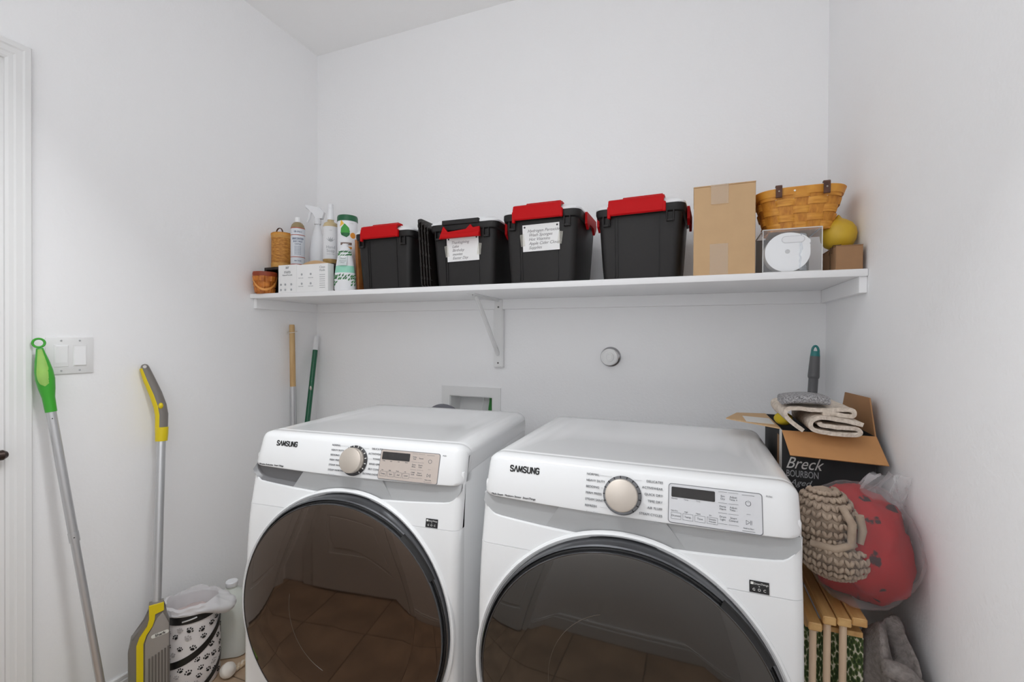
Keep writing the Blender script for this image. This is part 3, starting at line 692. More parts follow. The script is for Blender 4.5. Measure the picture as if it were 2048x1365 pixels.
# weave helpers
def weave_basket(t, prof, shape, n_st, bands, m_st, m_wv, th=0.002, st_w=0.8):
    """prof(z)->scale ; shape(theta, s)->(x,y); bands: list of (z0,z1)"""
    H0, H1 = bands[0][0], bands[-1][1]
    for k in range(n_st):
        a0 = 2 * PI * (k + 0.5 - st_w / 2) / n_st; a1 = 2 * PI * (k + 0.5 + st_w / 2) / n_st
        rows = []
        for i in range(len(bands) * 2 + 1):
            z = H0 + (H1 - H0) * i / (len(bands) * 2)
            row = []
            for j in range(5):
                a = a0 + (a1 - a0) * j / 4; x, y = shape(a, prof(z)); row.append((x, y, z))
            rows.append(row)
        q = MB(); q.grid(rows); o = q.build('stave', m_st, t, smooth=60)
    for b_i, (z0, z1) in enumerate(bands):
        rows = []; N = n_st * 8
        for j in range(N):
            a = 2 * PI * j / N; ph = a / (2 * PI) * n_st
            off = th * (1.2 if ((int(ph) + b_i) % 2 == 0) else -1.2) * min(1, 3 * math.sin(PI * (ph % 1)))
            ring_ = []
            for zz, oo in ((z0, off - th * .3), (z0, off + th * .5), (z1, off + th * .5), (z1, off - th * .3)):
                x, y = shape(a, prof(zz)); L = math.hypot(x, y); ring_.append((x * (1 + oo / L), y * (1 + oo / L), zz))
            rows.append(ring_)
        q = MB(); q.grid(rows, closed_u=True, closed_v=True); q.build('weaver', m_wv, t, smooth=40)
M_SPL = mat('honey_splint', (222, 158, 62), 0.5, rgb2=(198, 130, 42), vscale=30, stretch=(1, 1, 6))
M_SPL2 = mat('honey_splint_dark', (212, 146, 52), 0.5, rgb2=(184, 116, 36), vscale=30, stretch=(4, 4, 1))
M_RIMW = mat('honey_rim', (226, 162, 64), 0.45, rgb2=(206, 138, 46), vscale=20)
M_LEATH = mat('brown_leather', (92, 56, 40), 0.6, var=0.2, vscale=40)
# small round basket, left front
sb = thing('small_basket', 'small round orange woven basket at the left end of the shelf', 'basket', (-1.793, 1.503, ZS), R(50))
circ = lambda a, s_: (s_ * math.cos(a), s_ * math.sin(a))
M_SBK = mat('orange_splint', (214, 134, 50), 0.5, rgb2=(172, 94, 30), vscale=40)
pr_s = lambda z: 0.036 + 0.010 * min(1, z / 0.07)
MB().lathe([(0.001, 0.0), (0.034, 0.0), (0.034, 0.004), (0.001, 0.004)], 24).build('bottom', M_SBK, sb)
weave_basket(sb, pr_s, circ, 12, [(0.004, 0.026), (0.030, 0.051), (0.055, 0.078)], M_SBK, M_SBK, 0.0024, 0.86)
MB().lathe([(0.0455, 0.078), (0.0485, 0.078), (0.0495, 0.090), (0.0485, 0.098), (0.0445, 0.098)], 32, cap0=False, cap1=False).build('rim', mat('red_brown_rim', (168, 70, 34), 0.5, var=0.2), sb)
q = MB(); rows = []
for k in range(17):
    a = PI * (1.0 + k / 16); x = 0.050 * math.cos(a); z = 0.086 - 0.070 * math.sin(a - PI)
    y = -math.sqrt(max(0.0, 0.0525 ** 2 - x * x))
    rows.append([(x, y - 0.001, z - 0.005), (x, y - 0.001, z + 0.005), (x, y - 0.003, z + 0.005), (x, y - 0.003, z - 0.005)])
q.grid(rows, closed_v=True); q.build('handle', mat('pale_splint', (222, 152, 74), 0.5), sb)
# bark canister with strap
cn = thing('woven_canister', 'golden woven cylinder canister with dark loop on top of the riser', 'canister', (-1.800, 1.604, ZR))
M_BARK = mat('golden_bark', (205, 145, 62), 0.6, rgb2=(160, 100, 34), vscale=60, bump=0.3, bscale=120, stretch=(1, 1, 3))
MB().lathe([(0.046, 0), (0.047, 0.003), (0.047, 0.163), (0.045, 0.166), (0, 0.166)], 40, cap1=False).build('body', M_BARK, cn)
for z in (0.012, 0.150):
    q = MB(); q.lathe([(0.0465, z - 0.011), (0.0483, z - 0.010), (0.0483, z + 0.010), (0.0465, z + 0.011)], 40, cap0=False, cap1=False); q.build('band', mat('golden_band', (214, 158, 78), 0.55, var=0.1, vscale=50), cn)
q = MB()
for k in range(40):
    a = 2 * PI * k / 40; q.box((0.0484, 0, 0.158), (0.0015, 0.0036, 0.010), mx=Matrix.Rotation(a, 4, 'Z'))
q.build('stitching', M_RIMW, cn, smooth=0)
q = MB(); pts = [(0.020 * math.cos(PI * k / 12) + 0.004, -0.02, 0.164 + 0.024 * math.sin(PI * k / 12)) for k in range(13)]
q.tube(pts, 0.004, 8, sx=0.5); q.build('strap', M_LEATH, cn)
q = MB(); q.tube([(0.0478 * math.cos(R(-178) + 0.36 * math.cos(2 * PI * k / 24)), 0.0478 * math.sin(R(-178) + 0.36 * math.cos(2 * PI * k / 24)), 0.085 + 0.034 * math.sin(2 * PI * k / 24)) for k in range(24)], 0.0014, 6, closed=True); q.build('ornament', M_BARK, cn)
# castile bottle
def curved_text(items, radius, mtl, name, par, a0=-PI / 2, ext=0.0003, sx=1.0, sy=1.0):
    mb = text_bm(items, ext)
    for v in mb.bm.verts:
        a = a0 + v.co.x / radius; r_ = radius + 0.0004 + v.co.z
        v.co = Vector((r_ * math.cos(a) * sx, r_ * math.sin(a) * sy, v.co.y))
    return mb.build(name, mtl, par, smooth=0)
A_CAM = lambda x, y: math.atan2(-y, -x)     # direction from a thing back to the camera
bt = thing('soap_bottle', 'cylindrical soap bottle with white label and red stripes on the riser', 'bottle', (-1.695, 1.596, ZR))
M_AMB = mat('olive_plastic', (150, 132, 96), 0.2)
MB().lathe([(0.028, 0), (0.030, 0.004), (0.030, 0.182), (0.027, 0.194), (0.019, 0.205), (0.014, 0.208)], 32).build('body', M_AMB, bt)
MB().lathe([(0.0125, 0.208), (0.0125, 0.228), (0.011, 0.231), (0, 0.232)], 24, cap1=False).build('cap', M_LID, bt)
lb = MB().lathe([(0.0303, 0.008), (0.0305, 0.008), (0.0305, 0.180), (0.0303, 0.180)], 40, cap0=False, cap1=False).build('label', mat('label_bluewhite', (218, 222, 228), 0.5), bt)
M_RUST = mat('rust_ink', (176, 86, 66), 0.6)
for z, h_ in ((0.178, 0.004), (0.146, 0.003), (0.044, 0.003), (0.010, 0.004)):
    MB().lathe([(0.0306, z - h_ / 2), (0.0308, z - h_ / 2), (0.0308, z + h_ / 2), (0.0306, z + h_ / 2)], 40, cap0=False, cap1=False).build('stripe', M_RUST, lb)
ac = A_CAM(-1.695, 1.596)
curved_text([('18-IN-1', 0.012, 0, 0.160), ('UNSCENTED', 0.012, 0, 0.128, 'CENTER', 0, 0.02, 0.75), ('BABY MILD', 0.011, 0, 0.115, 'CENTER', 0, 0, 0.75), ('CASTILE', 0.009, 0, 0.103, 'CENTER', 0, 0, 0.8)] + [('all one all one', 0.005, 0, 0.092 - 0.007 * k) for k in range(6)] + [('FAIR TRADE', 0.008, 0, 0.026, 'CENTER', 0, 0, 0.7)], 0.0306, mat('blue_ink', (84, 98, 128), 0.6), 'label_lettering', lb, ac)
# white trigger spray bottle
sp = thing('spray_bottle', 'plain white trigger spray bottle behind the label bottles on the riser', 'spray bottle', (-1.648, 1.668, ZR), R(21))
M_WPL = mat('white_plastic', (232, 233, 236), 0.35)
q = MB(); q.lathe([(0.034, 0), (0.036, 0.004), (0.038, 0.06), (0.036, 0.10), (0.030, 0.14), (0.020, 0.175), (0.013, 0.20), (0.012, 0.215)], 32, sy=0.75); q.build('body', M_WPL, sp)
q = MB(); q.lathe([(0.0155, 0.212), (0.0165, 0.216), (0.0165, 0.236), (0.012, 0.240)], 24); q.build('collar', M_WPL, sp)
q = MB(); q.prism([(-0.056, 0.304), (0.012, 0.292), (0.034, 0.268), (0.026, 0.238), (-0.010, 0.238), (-0.014, 0.262), (-0.052, 0.288)], -0.011, 0.011, 'Y', bev=0.003); q.build('spray_head', M_WPL, sp)
q = MB(); q.tube([(-0.026, 0, 0.280), (-0.036, 0, 0.262), (-0.040, 0, 0.240), (-0.048, 0, 0.222)], [0.006, 0.0065, 0.006, 0.004], 10); q.build('trigger', M_WPL, sp)
# amber soap bottle with sprayer
sb2 = thing('soap_bottle', 'clear amber soap bottle with white leaf label and mist pump', 'bottle', (-1.493, 1.588, ZR))
M_AMB2 = mat('amber_liquid', (182, 148, 92), 0.12, var=0.08)
MB().lathe([(0.030, 0), (0.032, 0.004), (0.032, 0.158)], 32).build('body', M_AMB2, sb2)
MB().lathe([(0.032, 0.1582), (0.032, 0.172), (0.027, 0.184), (0.014, 0.192), (0.013, 0.200)], 32, cap0=False, cap1=False).build('shoulder', mat('clear_amber', (196, 176, 136), 0.1), sb2)
MB().lathe([(0.0155, 0.199), (0.0155, 0.207), (0.014, 0.212), (0.0135, 0.225), (0.012, 0.248), (0.010, 0.250)], 24).build('pump_collar', M_WPL, sb2)
MB().lathe([(0.011, 0.250), (0.0115, 0.254), (0.0115, 0.268), (0.009, 0.271)], 24).build('pump_head', M_WPL, sb2)
lb = MB().lathe([(0.0323, 0.022), (0.0326, 0.022), (0.0326, 0.166), (0.0323, 0.166)], 40, cap0=False, cap1=False).build('label', mat('label_grey_white', (222, 222, 224), 0.55), sb2)
ac = A_CAM(-1.493, 1.588)
curved_text([('calm', 0.006, 0, 0.148), ('Hand', 0.018, 0, 0.073), ('Soap', 0.018, 0, 0.057)] + [('lavender & sage', 0.005, 0, 0.043)], 0.0327, M_LINK, 'label_lettering', lb, ac)
q = MB()
for dx, ang in ((0, 0), (-0.008, 50), (0.008, -50), (-0.006, 25), (0.006, -25)):
    q.prism([(0, 0), (0.003, 0.008), (0, 0.024), (-0.003, 0.008)], 0, 0.0003, 'Z', mx=Matrix.Translation((0, 0.096 + abs(dx) * 0.1, 0)) @ Matrix.Rotation(R(ang), 4, 'Z'))
for v in q.bm.verts:
    a = ac + v.co.x / 0.0327; r_ = 0.0331 + v.co.z; v.co = Vector((r_ * math.cos(a), r_ * math.sin(a), v.co.y))
q.build('leaf_print', M_LINK, lb, smooth=0)['kind'] = 'stuff'
# wipes tub
tb = thing('wipes_tub', 'tall white wipes tub with dark green lid and leaf logo', 'tub', (-1.402, 1.592, ZS))
MB().lathe([(0.040, 0), (0.042, 0.003), (0.042, 0.310), (0.040, 0.316)], 40).build('body', M_WPL, tb)
MB().lathe([(0.0435, 0.312), (0.0435, 0.330), (0.041, 0.337), (0, 0.339)], 40, cap1=False).build('lid', mat('dark_green_plastic', (20, 92, 56), 0.35), tb)
ac = A_CAM(-1.391, 1.592)
def decal(par, poly, rad, mtl, name, z0, x0=0, h=0.0004, a=ac):
    q = MB()
    q.prism(poly, 0, h, 'Z')
    bmesh.ops.triangulate(q.bm, faces=q.bm.faces)
    for _ in range(3): bmesh.ops.subdivide_edges(q.bm, edges=[e for e in q.bm.edges if e.calc_length() > 0.004], cuts=1, use_grid_fill=True); bmesh.ops.triangulate(q.bm, faces=q.bm.faces)
    for v in q.bm.verts:
        an = a + (v.co.x + x0) / rad; r_ = rad + 0.0003 + v.co.z; v.co = Vector((r_ * math.cos(an), r_ * math.sin(an), v.co.y + z0))
    return q.build(name, mtl, par, smooth=0)
decal(tb, [(-0.022, -0.004), (-0.020, 0.016), (-0.004, 0.036), (0.014, 0.018), (0.018, 0.0), (0.004, -0.022)], 0.042, mat('leaf_green', (64, 158, 60), 0.5), 'leaf_logo', 0.262, -0.008)
decal(tb, [(-0.022, -0.004), (0.018, -0.004), (0.016, -0.014), (0.004, -0.024), (-0.018, -0.014)], 0.0424, mat('deep_green', (22, 100, 50), 0.5), 'logo_band', 0.262, -0.008)
decal(tb, [(0.012 + 0.013 * math.cos(k * PI / 6), 0.013 * math.sin(k * PI / 6)) for k in range(12)], 0.042, mat('citrus_orange', (226, 148, 46), 0.5), 'citrus_print', 0.248, 0.012)
decal(tb, [(-0.034, 0.0), (-0.014, 0.012), (-0.028, 0.03)], 0.042, mat('citrus_yellow', (240, 190, 70), 0.5), 'citrus_print', 0.285, 0.0)
decal(tb, [(-0.03, 0), (0.018, 0), (0.018, 0.011), (-0.03, 0.011)], 0.042, mat('brown_ink', (120, 98, 88), 0.6), 'text_bar', 0.205, 0)
decal(tb, [(-0.02, 0), (0.018, 0), (0.018, 0.010), (-0.02, 0.010)], 0.042, mat('citrus_orange', (226, 148, 46), 0.5), 'text_bar', 0.188, 0)
decal(tb, [(-0.045, 0), (0.030, 0), (0.030, 0.05), (-0.045, 0.05)], 0.0418, mat('citrus_orange', (226, 148, 46), 0.5), 'lower_band', 0.02, 0)
curved_text([('disinfecting', 0.0055, -0.006, 0.2105), ('multi surface', 0.005, -0.001, 0.193), ('100%', 0.008, 0.018, 0.300)], 0.0426, M_WINK, 'label_lettering', tb, ac)
# mint bottle in front
mb_ = thing('cleaner_bottle', 'white and mint-green leaf-print cleaner bottle at the shelf front', 'bottle', (-1.345, 1.513, ZS), R(20))
M_MINT = mat('mint_liquid', (150, 214, 190), 0.25)
MB().lathe([(0.040, 0), (0.044, 0.006), (0.044, 0.06), (0.042, 0.075)], 40, sy=0.62).build('body', M_WPL, mb_)
MB().lathe([(0.0418, 0.075), (0.038, 0.104)], 40, sy=0.62, cap0=False, cap1=False).build('mint_window', M_MINT, mb_)
MB().lathe([(0.038, 0.104), (0.033, 0.135), (0.025, 0.165), (0.020, 0.180), (0.013, 0.186), (0.012, 0.198)], 40, sy=0.62, cap0=False).build('shoulder', M_WPL, mb_)
q = MB(); rng = random.Random(3)
for z, n in ((0.050, 12), (0.062, 11), (0.026, 7), (0.038, 9), (0.150, 9), (0.162, 8)):
    for k in range(n):
        a = PI + PI * (k + 0.5 + rng.uniform(-.2, .2)) / n
        rad = 0.0442 if z < 0.07 else 0.0285 - (z - 0.15) * 0.25
        if z < 0.045 and 0.3 < (a - PI) / PI < 0.75: continue
        nx, ny = math.cos(a), math.sin(a) / 0.62; L = math.hypot(nx, ny)
        S = frame((rad * math.cos(a), rad * 0.62 * math.sin(a) - 0.0006, z + rng.uniform(-.003, .003)), (-ny / L, nx / L, 0), (0, 0, 1)) @ Matrix.Rotation(rng.uniform(0.4, 1.1), 4, 'Z')
        q.prism([(-0.008, 0), (-0.002, 0.0035), (0.008, 0), (-0.002, -0.0035)], -0.0012, 0.0004, 'Z', mx=S)
q.build('leaf_print', mat('leaf_print_green', (78, 150, 84), 0.5, rgb2=(44, 92, 62), vscale=90), mb_, smooth=0)['kind'] = 'stuff'
q = MB(); q.box((0, 0, 0), (0.036, 0.046, 0.0005), mx=FRONT(0.0, -0.0238, 0.125) @ Matrix.Rotation(R(-20), 4, 'X')); q.build('label', mat('pale_label', (206, 214, 214), 0.5), mb_, smooth=0)
text_bm([('mint', 0.012, 0, 0.010), ('all purpose', 0.006, 0, -0.002), ('cleaner', 0.006, 0, -0.010)], 0.0003, FRONT(0.0, -0.0245, 0.125) @ Matrix.Rotation(R(-20), 4, 'X')).build('label_lettering', M_LINK, mb_, smooth=0)
# wooden board leaning by the bin
wd = MB(); M_BOARD = mat('brown_board_wood', (176, 116, 62), 0.5, rgb2=(140, 84, 40), vscale=14, stretch=(6, 1, 1))
wd.bb(-0.007, 0.007, 0, 0.27, 0, 0.222, 0.003, 2)
wo = wd.build('cutting_board', M_BOARD, None, loc=(-1.305, 1.545, ZS), rot=(0, R(-3), 0)); tag(wo, 'brown wooden board standing on edge between bottles and bin', 'cutting board')

# ------------------------------------------------------------------ right end of the shelf
cb = thing('cardboard_box', 'tall tan cardboard box taped shut, beside the last bin', 'box', (0.098, 1.488, ZS), R(-0.6))
BH = 0.271
MB().bb(-0.084, 0.084, 0, 0.24, 0, BH - 0.003, 0.0015, 1).build('carton_body', M_KRAFT, cb)
MB().bb(-0.085, 0.0845, -0.0012, 0.12, BH - 0.003, BH, 0.0006, 1).build('top_flap', M_KRAFT, cb)
MB().bb(-0.085, 0.0845, 0.1215, 0.241, BH - 0.003, BH, 0.0006, 1).build('top_flap', M_KRAFT, cb)
M_TAPE = mat('packing_tape', (226, 206, 182), 0.1, alpha=0.34, bump=1.0, bscale=38)
MB().bb(-0.038, 0.012, -0.0008, -0.0001, 0.002, 0.094, 0).build('tape_strip', M_TAPE, cb)
q = MB(); q.bb(-0.036, 0.012, -0.0022, -0.0013, BH - 0.058, BH + 0.0006); q.build('tape_strip', M_TAPE, cb)
# clear box with white cord reel
cx_ = thing('clear_box', 'clear plastic display box under the honey basket', 'box', (0.2745, 1.488, ZS))
M_CLEAR = mat('clear_acrylic', (240, 243, 245), 0.04, alpha=0.08, spec=0.6)
bw2, bd2, bh2 = 0.073, 0.15, 0.124
for nm, a in (('front_panel', (-bw2, bw2, 0, 0.0012, 0, bh2)), ('side_panel', (-bw2, -bw2 + 0.0012, 0.0012, bd2 - 0.0012, 0.0012, bh2 - 0.0012)), ('side_panel', (bw2 - 0.0012, bw2, 0.0012, bd2 - 0.0012, 0.0012, bh2 - 0.0012)),
              ('top_panel', (-bw2, bw2, 0.0012, bd2 - 0.0012, bh2 - 0.0012, bh2)), ('back_panel', (-bw2, bw2, bd2 - 0.0012, bd2, 0, bh2)), ('bottom_panel', (-bw2, bw2, 0.0012, bd2 - 0.0012, 0, 0.0012))):
    MB().bb(*a).build(nm, M_CLEAR if nm != 'back_panel' else mat('grey_backing', (150, 150, 150), 0.6), cx_, smooth=0)
q = MB(); e_ = 0.0011
for x in (-bw2, bw2):
    for a in ((x - e_, x + e_, -e_, e_, 0, bh2), (x - e_, x + e_, 0, bd2, -e_ + 0.001, e_ + 0.001), (x - e_, x + e_, 0, bd2, bh2 - e_, bh2 + e_)): q.bb(*a)
q.bb(-bw2, bw2, -e_, e_, bh2 - e_, bh2 + e_); q.bb(-bw2, bw2, -e_, e_, 0, 2 * e_)
q.build('box_edge', mat('frosted_edge', (214, 214, 212), 0.3), cx_, smooth=0)
rl = thing('cord_reel', 'white round cord reel with handle slot inside the clear box', 'reel', (0.2645, 1.494, ZS + 0.0015))
RXr = Matrix.Translation((0, 0, 0.0565)) @ Matrix.Rotation(PI / 2, 4, 'X') @ Matrix.Translation((0, 0, -0.045))
def disc_poly():
    pts = []
    for k in range(60):
        a = 2 * PI * k / 60; x, z = 0.057 * math.cos(a), 0.0562 * math.sin(a)
        if z > 0.02 and x > 0: x = min(0.057, x * 1.25)
        pts.append((x, z))
    return pts
MB().prism(disc_poly(), 0, 0.045, 'Z', mx=RXr, bev=0.003).build('reel_body', mat('reel_white', (244, 245, 247), 0.4), rl)
def slot(w_, h_, n=8): return [(w_ * (1 if math.cos(a) > 0 else -1) * 0.5 + h_ * math.cos(a), h_ * math.sin(a)) for a in [2 * PI * (k + 0.5) / (4 * n) for k in range(4 * n)]]
MB().prism(slot(0.038, 0.010), 0, 0.0462, 'Z', mx=RXr @ Matrix.Translation((0.014, 0.036, 0))).build('slot_rim', mat('reel_shadow', (205, 205, 207), 0.5), rl)
MB().prism(slot(0.038, 0.0082), 0, 0.0468, 'Z', mx=RXr @ Matrix.Translation((0.014, 0.036, 0))).build('handle_slot', mat('reel_white2', (238, 238, 240), 0.5), rl)
MB().lathe([(0.006, 0), (0.006, 0.0465), (0.004, 0.047), (0, 0.047)], 20, mx=RXr @ Matrix.Translation((0, 0.002, 0)), cap1=False).build('hub', mat('reel_shadow', (205, 205, 207), 0.5), rl)
q = MB(); rng = random.Random(5); rows = []
for i in range(13):
    z = 0.004 + 0.105 * i / 12
    rows.append([(0.030 + 0.026 * j / 5 + 0.006 * noise.noise((i * .5, j * .7, 1)) - (0.012 * abs(i - 6) / 6 if j == 5 else 0), -0.001 - 0.0025 * abs(noise.noise((i * .8, j, 3))) + 0.03 * (j / 5) ** 2, z) for j in range(6)])
q.grid(rows); q.build('plastic_wrap', mat('milky_film', (232, 240, 248), 0.2, alpha=0.35), rl)
# honey basket on the clear box
hb = thing('woven_basket', 'honey-coloured splint basket with leather straps on the clear box', 'basket', (0.303, 1.588, ZS + 0.1255), R(-2))
def sup(a, s_, hx=1.0, hy=0.80, p=3.2):
    c, sn = math.cos(a), math.sin(a); r_ = (abs(c / hx) ** p + abs(sn / hy) ** p) ** (-1 / p)
    return (s_ * r_ * c, s_ * r_ * sn)
pr_b = lambda z: 0.083 + 0.030 * (z / 0.118)
MB().bb(-0.075, 0.075, -0.058, 0.058, 0, 0.005, 0.001, 1).build('bottom', M_SPL2, hb)
BANDS = [(0.003, 0.022), (0.025, 0.044), (0.047, 0.066), (0.069, 0.088), (0.089, 0.100)]
weave_basket(hb, pr_b, sup, 14, BANDS, M_SPL2, M_SPL, 0.0022, 0.94)
rows = []
for j in range(96):
    a = 2 * PI * j / 96; r_ = []
    for z, o in ((0.098, 1.01), (0.098, 1.045), (0.117, 1.06), (0.119, 1.04), (0.119, 1.0)):
        x, y = sup(a, pr_b(z) * o); r_.append((x, y, z))
    rows.append(r_)
q = MB(); q.grid(rows, closed_u=True, closed_v=True); q.build('rim_band', M_RIMW, hb)
for x in (-0.058, 0.058):
    y_f = -sup(-PI / 2, pr_b(0.11))[1]; yb = sup(PI / 2, pr_b(0.11) * 1.07)[1] * 1.0
    yy = -yb
    q = MB(); q.prism([(yy - 0.001, 0.090), (yy - 0.005, 0.091), (yy - 0.007, 0.122), (yy - 0.002, 0.1265), (yy + 0.010, 0.1265), (yy + 0.012, 0.123), (yy + 0.0, 0.1225), (yy - 0.003, 0.119)], x - 0.008, x + 0.008, 'X'); st_ = q.build('strap', M_LEATH, hb)
    MB().lathe([(0.0026, 0), (0.002, 0.001), (0, 0.0014)], 10, mx=Matrix.Translation((x, yy - 0.0066, 0.108)) @ RX, cap1=False).build('rivet', mat('rivet_metal', (170, 160, 150), 0.4, metal=0.7), st_)
q = MB(); q.tube([(0.045, 0.0, 0.121), (0.015, -0.03, 0.136)], 0.0014, 6); q.tube([(0.0, -0.02, 0.122), (-0.01, -0.02, 0.128)], 0.0016, 6); q.tube([(0.045, 0, 0.1215), (0.07, 0.09, 0.119)], 0.0014, 6); q.build('wire_handle', M_BLACK, hb)
MB().lathe([(0.003, 0), (0.0025, 0.001), (0, 0.0015)], 10, mx=Matrix.Translation((-0.018, -sup(PI / 2, pr_b(0.108) * 1.056)[1], 0.108)) @ RX, cap1=False).build('rivet', mat('bright_rivet', (240, 236, 225), 0.3, metal=0.5), hb)
# small brown box and gourd
bb_ = thing('small_carton', 'small brown cardboard box tied with twine at the shelf end', 'box', (0.4105, 1.486, ZS))
MB().bb(-0.031, 0.031, 0, 0.135, 0, 0.0655, 0.001, 1).build('carton_body', M_KRAFT2, bb_)
MB().bb(-0.0315, 0.0315, -0.0006, 0.136, 0.0655, 0.0675, 0.0006, 1).build('lid_flap', M_KRAFT2, bb_)
q = MB(); q.tube([(-0.0325, 0.05, 0.0), (-0.0325, 0.05, 0.069), (0.0325, 0.05, 0.069)], 0.0012, 6); q.tube([(-0.02, 0.01, 0.070), (-0.03, 0.03, 0.073), (-0.034, 0.045, 0.060), (-0.037, 0.052, 0.048)], 0.0013, 6)
q.tube([(-0.022, 0.012, 0.070), (-0.012, 0.03, 0.074), (-0.02, 0.05, 0.0725), (-0.034, 0.03, 0.066), (-0.036, 0.024, 0.050)], 0.0013, 6); q.build('twine', mat('twine', (92, 70, 48), 0.8), bb_)
gd = thing('gourd', 'round yellow gourd on top of the small brown box', 'gourd', (0.4045, 1.565, ZS + 0.0675), 0)
gz = [(0.002, 0.0), (0.018, 0.001), (0.034, 0.011), (0.0425, 0.028), (0.045, 0.045), (0.0425, 0.062), (0.034, 0.076), (0.020, 0.086), (0.010, 0.0905), (0.006, 0.096), (0.003, 0.101), (0.0, 0.103)]
MB().lathe(gz, 40, cap1=False, mx=Matrix.Translation((0, 0, 0))).build('body', mat('gourd_yellow', (214, 178, 48), 0.5, rgb2=(196, 160, 44), vscale=12), gd, smooth=60)

# ------------------------------------------------------------------ brooms and mops
def V(*a): return Vector(a)
# green-handled mop on the left
gm_top, gm_bot = V(-1.822, 0.746, 1.265), V(-1.672, 0.852, 0.02)
gm = thing('dust_mop', 'long mop with lime green handle leaning by the light switch', 'mop', (gm_bot.x, gm_bot.y, 0))
def along(a, b, t_): return a + (b - a) * t_
def relp(th, p): return Vector(p) - th.location
L = (gm_top - gm_bot).length; ax = (gm_bot - gm_top).normalized()
def pt(d, off=(0, 0, 0)): return relp(gm, gm_top + ax * d + Vector(off))
M_LIME = mat('green_plastic', (58, 160, 44), 0.35); M_LIME2 = mat('pale_green_grip', (150, 196, 92), 0.6, rgb2=(138, 180, 88), vscale=20)
q = MB(); ds = [0.030, 0.045, 0.07, 0.10, 0.125, 0.155, 0.18, 0.225]; rd = [0.008, 0.0105, 0.016, 0.0205, 0.0215, 0.0185, 0.0145, 0.0135]
q.tube([pt(d) for d in ds], rd, 32)
q.build('handle', M_LIME, gm)
side = ax.cross(Vector((1, 0, 0))).normalized()
tocam = (Vector((0, 0, 1.275)) - (gm_top + ax * 0.1)); tocam = (tocam - ax * tocam.dot(ax)).normalized(); sd2 = ax.cross(tocam)
q = MB(); q.tube([pt(0.014) + (sd2 * math.cos(2 * PI * k / 28) * 0.0128 + ax * math.sin(2 * PI * k / 28) * 0.0128) for k in range(28)], 0.0032, 8, closed=True); q.build('hanging_ring', M_LIME, gm)
rows = []
for i in range(15):
    u = i / 14; d = 0.034 + 0.112 * u; wv = (0.0045 + 0.0095 * min(1, u * 1.6)) * math.sqrt(max(0.0, 1 - max(0, (u - 0.72) / 0.28) ** 2)) + 0.0002
    kk = max(i_ for i_ in range(len(ds) - 1) if ds[i_] <= d); rloc = rd[kk] + (rd[kk + 1] - rd[kk]) * (d - ds[kk]) / (ds[kk + 1] - ds[kk])
    row = []
    for j in range(7):
        s_ = -1 + 2 * j / 6; x_ = s_ * min(wv, rloc * 0.8)
        row.append(pt(d) + sd2 * (x_ + 0.003 * (u)) + tocam * (math.sqrt(max(1e-6, rloc ** 2 - x_ ** 2)) + 0.0012))
    rows.append(row)
q = MB(); q.grid(rows); q.build('grip_inset', M_LIME2, gm, smooth=60)
q = MB(); q.tube([pt(0.222), pt(0.60)], 0.0118, 16); q.build('upper_pole', M_ALU, gm)
q = MB(); q.tube([pt(0.60), pt(0.63)], 0.0128, 16); q.build('pole_collar', M_ALU, gm)
q = MB(); q.tube([pt(0.63), pt(L - 0.04)], 0.0105, 16); q.build('lower_pole', M_ALU, gm)
q = MB(); q.ico((0, 0, 0), 0.002, 1, mx=Matrix.Translation(pt(0.615) + tocam * 0.0128)); q.ico((0, 0, 0), 0.0018, 1, mx=Matrix.Translation(pt(0.245) + tocam * 0.0118)); q.build('button', M_BLACK, gm)
q = MB(); q.tube([pt(L - 0.055), pt(L - 0.01)], [0.015, 0.02], 14); q.build('joint', M_LIME, gm)
MB().bb(-0.06, 0.12, -0.07, 0.05, 0.0, 0.026, 0.01, 3).build('mop_pad', M_LIME2, gm)

# grey and yellow sweeper
swp = thing('steam_mop', 'grey and yellow floor mop with bent handle leaning on the left wall', 'mop', (-1.70, 1.0, 0))
O = swp.location
M_SG = mat('warm_grey_plastic', (122, 117, 112), 0.4); M_SY = mat('yellow_plastic', (222, 198, 16), 0.38)
P = lambda *a: Vector(a) - O
hp = [P(-1.836, 1.041, 1.160), P(-1.828, 1.053, 1.115), P(-1.815, 1.067, 1.062), P(-1.806, 1.076, 1.018), P(-1.800, 1.078, 0.985), P(-1.795, 1.074, 0.925)]
q = MB(); q.tube(hp, [0.013, 0.0165, 0.018, 0.0185, 0.0185, 0.018], 16, sx=0.85); q.ico(hp[0], 0.0125, 2, sc=(1, 1.0, 1)); q.build('handle', M_SG, swp)
q = MB(); q.tube([p + Vector((-0.003, -0.0042, -0.002)) for p in hp], [0.011, 0.0145, 0.016, 0.0165, 0.0165, 0.016], 14); q.build('handle_back', M_SY, swp)
tc2 = (Vector((0, 0, 1.275)) - (hp[0] + O)).normalized()
q = MB(); q.lathe([(0.0055, -0.001), (0.0055, 0.0015), (0, 0.0016)], 16, mx=Matrix.Translation(hp[0] + tc2 * 0.0122 + Vector((0, 0, 0.002))) @ tc2.to_track_quat('Z', 'Y').to_matrix().to_4x4(), cap1=False); q.build('hang_hole', mat('pale_hole', (205, 203, 200), 0.7), swp)
hp3 = hp[3] + tc2 * 0.0155
q = MB(); q.ico((0, 0, 0), 1, 2, mx=Matrix.Translation(hp3) @ Matrix.Diagonal((0.0075, 0.008, 0.0115, 1))); q.build('button', M_SY, swp)
pb = [P(-1.795, 1.074, 0.94), P(-1.7935, 1.072, 0.915), P(-1.792, 1.070, 0.890)]
q = MB(); q.tube(pb, [0.0195, 0.0195, 0.0185], 18); q.build('collar', M_SY, swp)
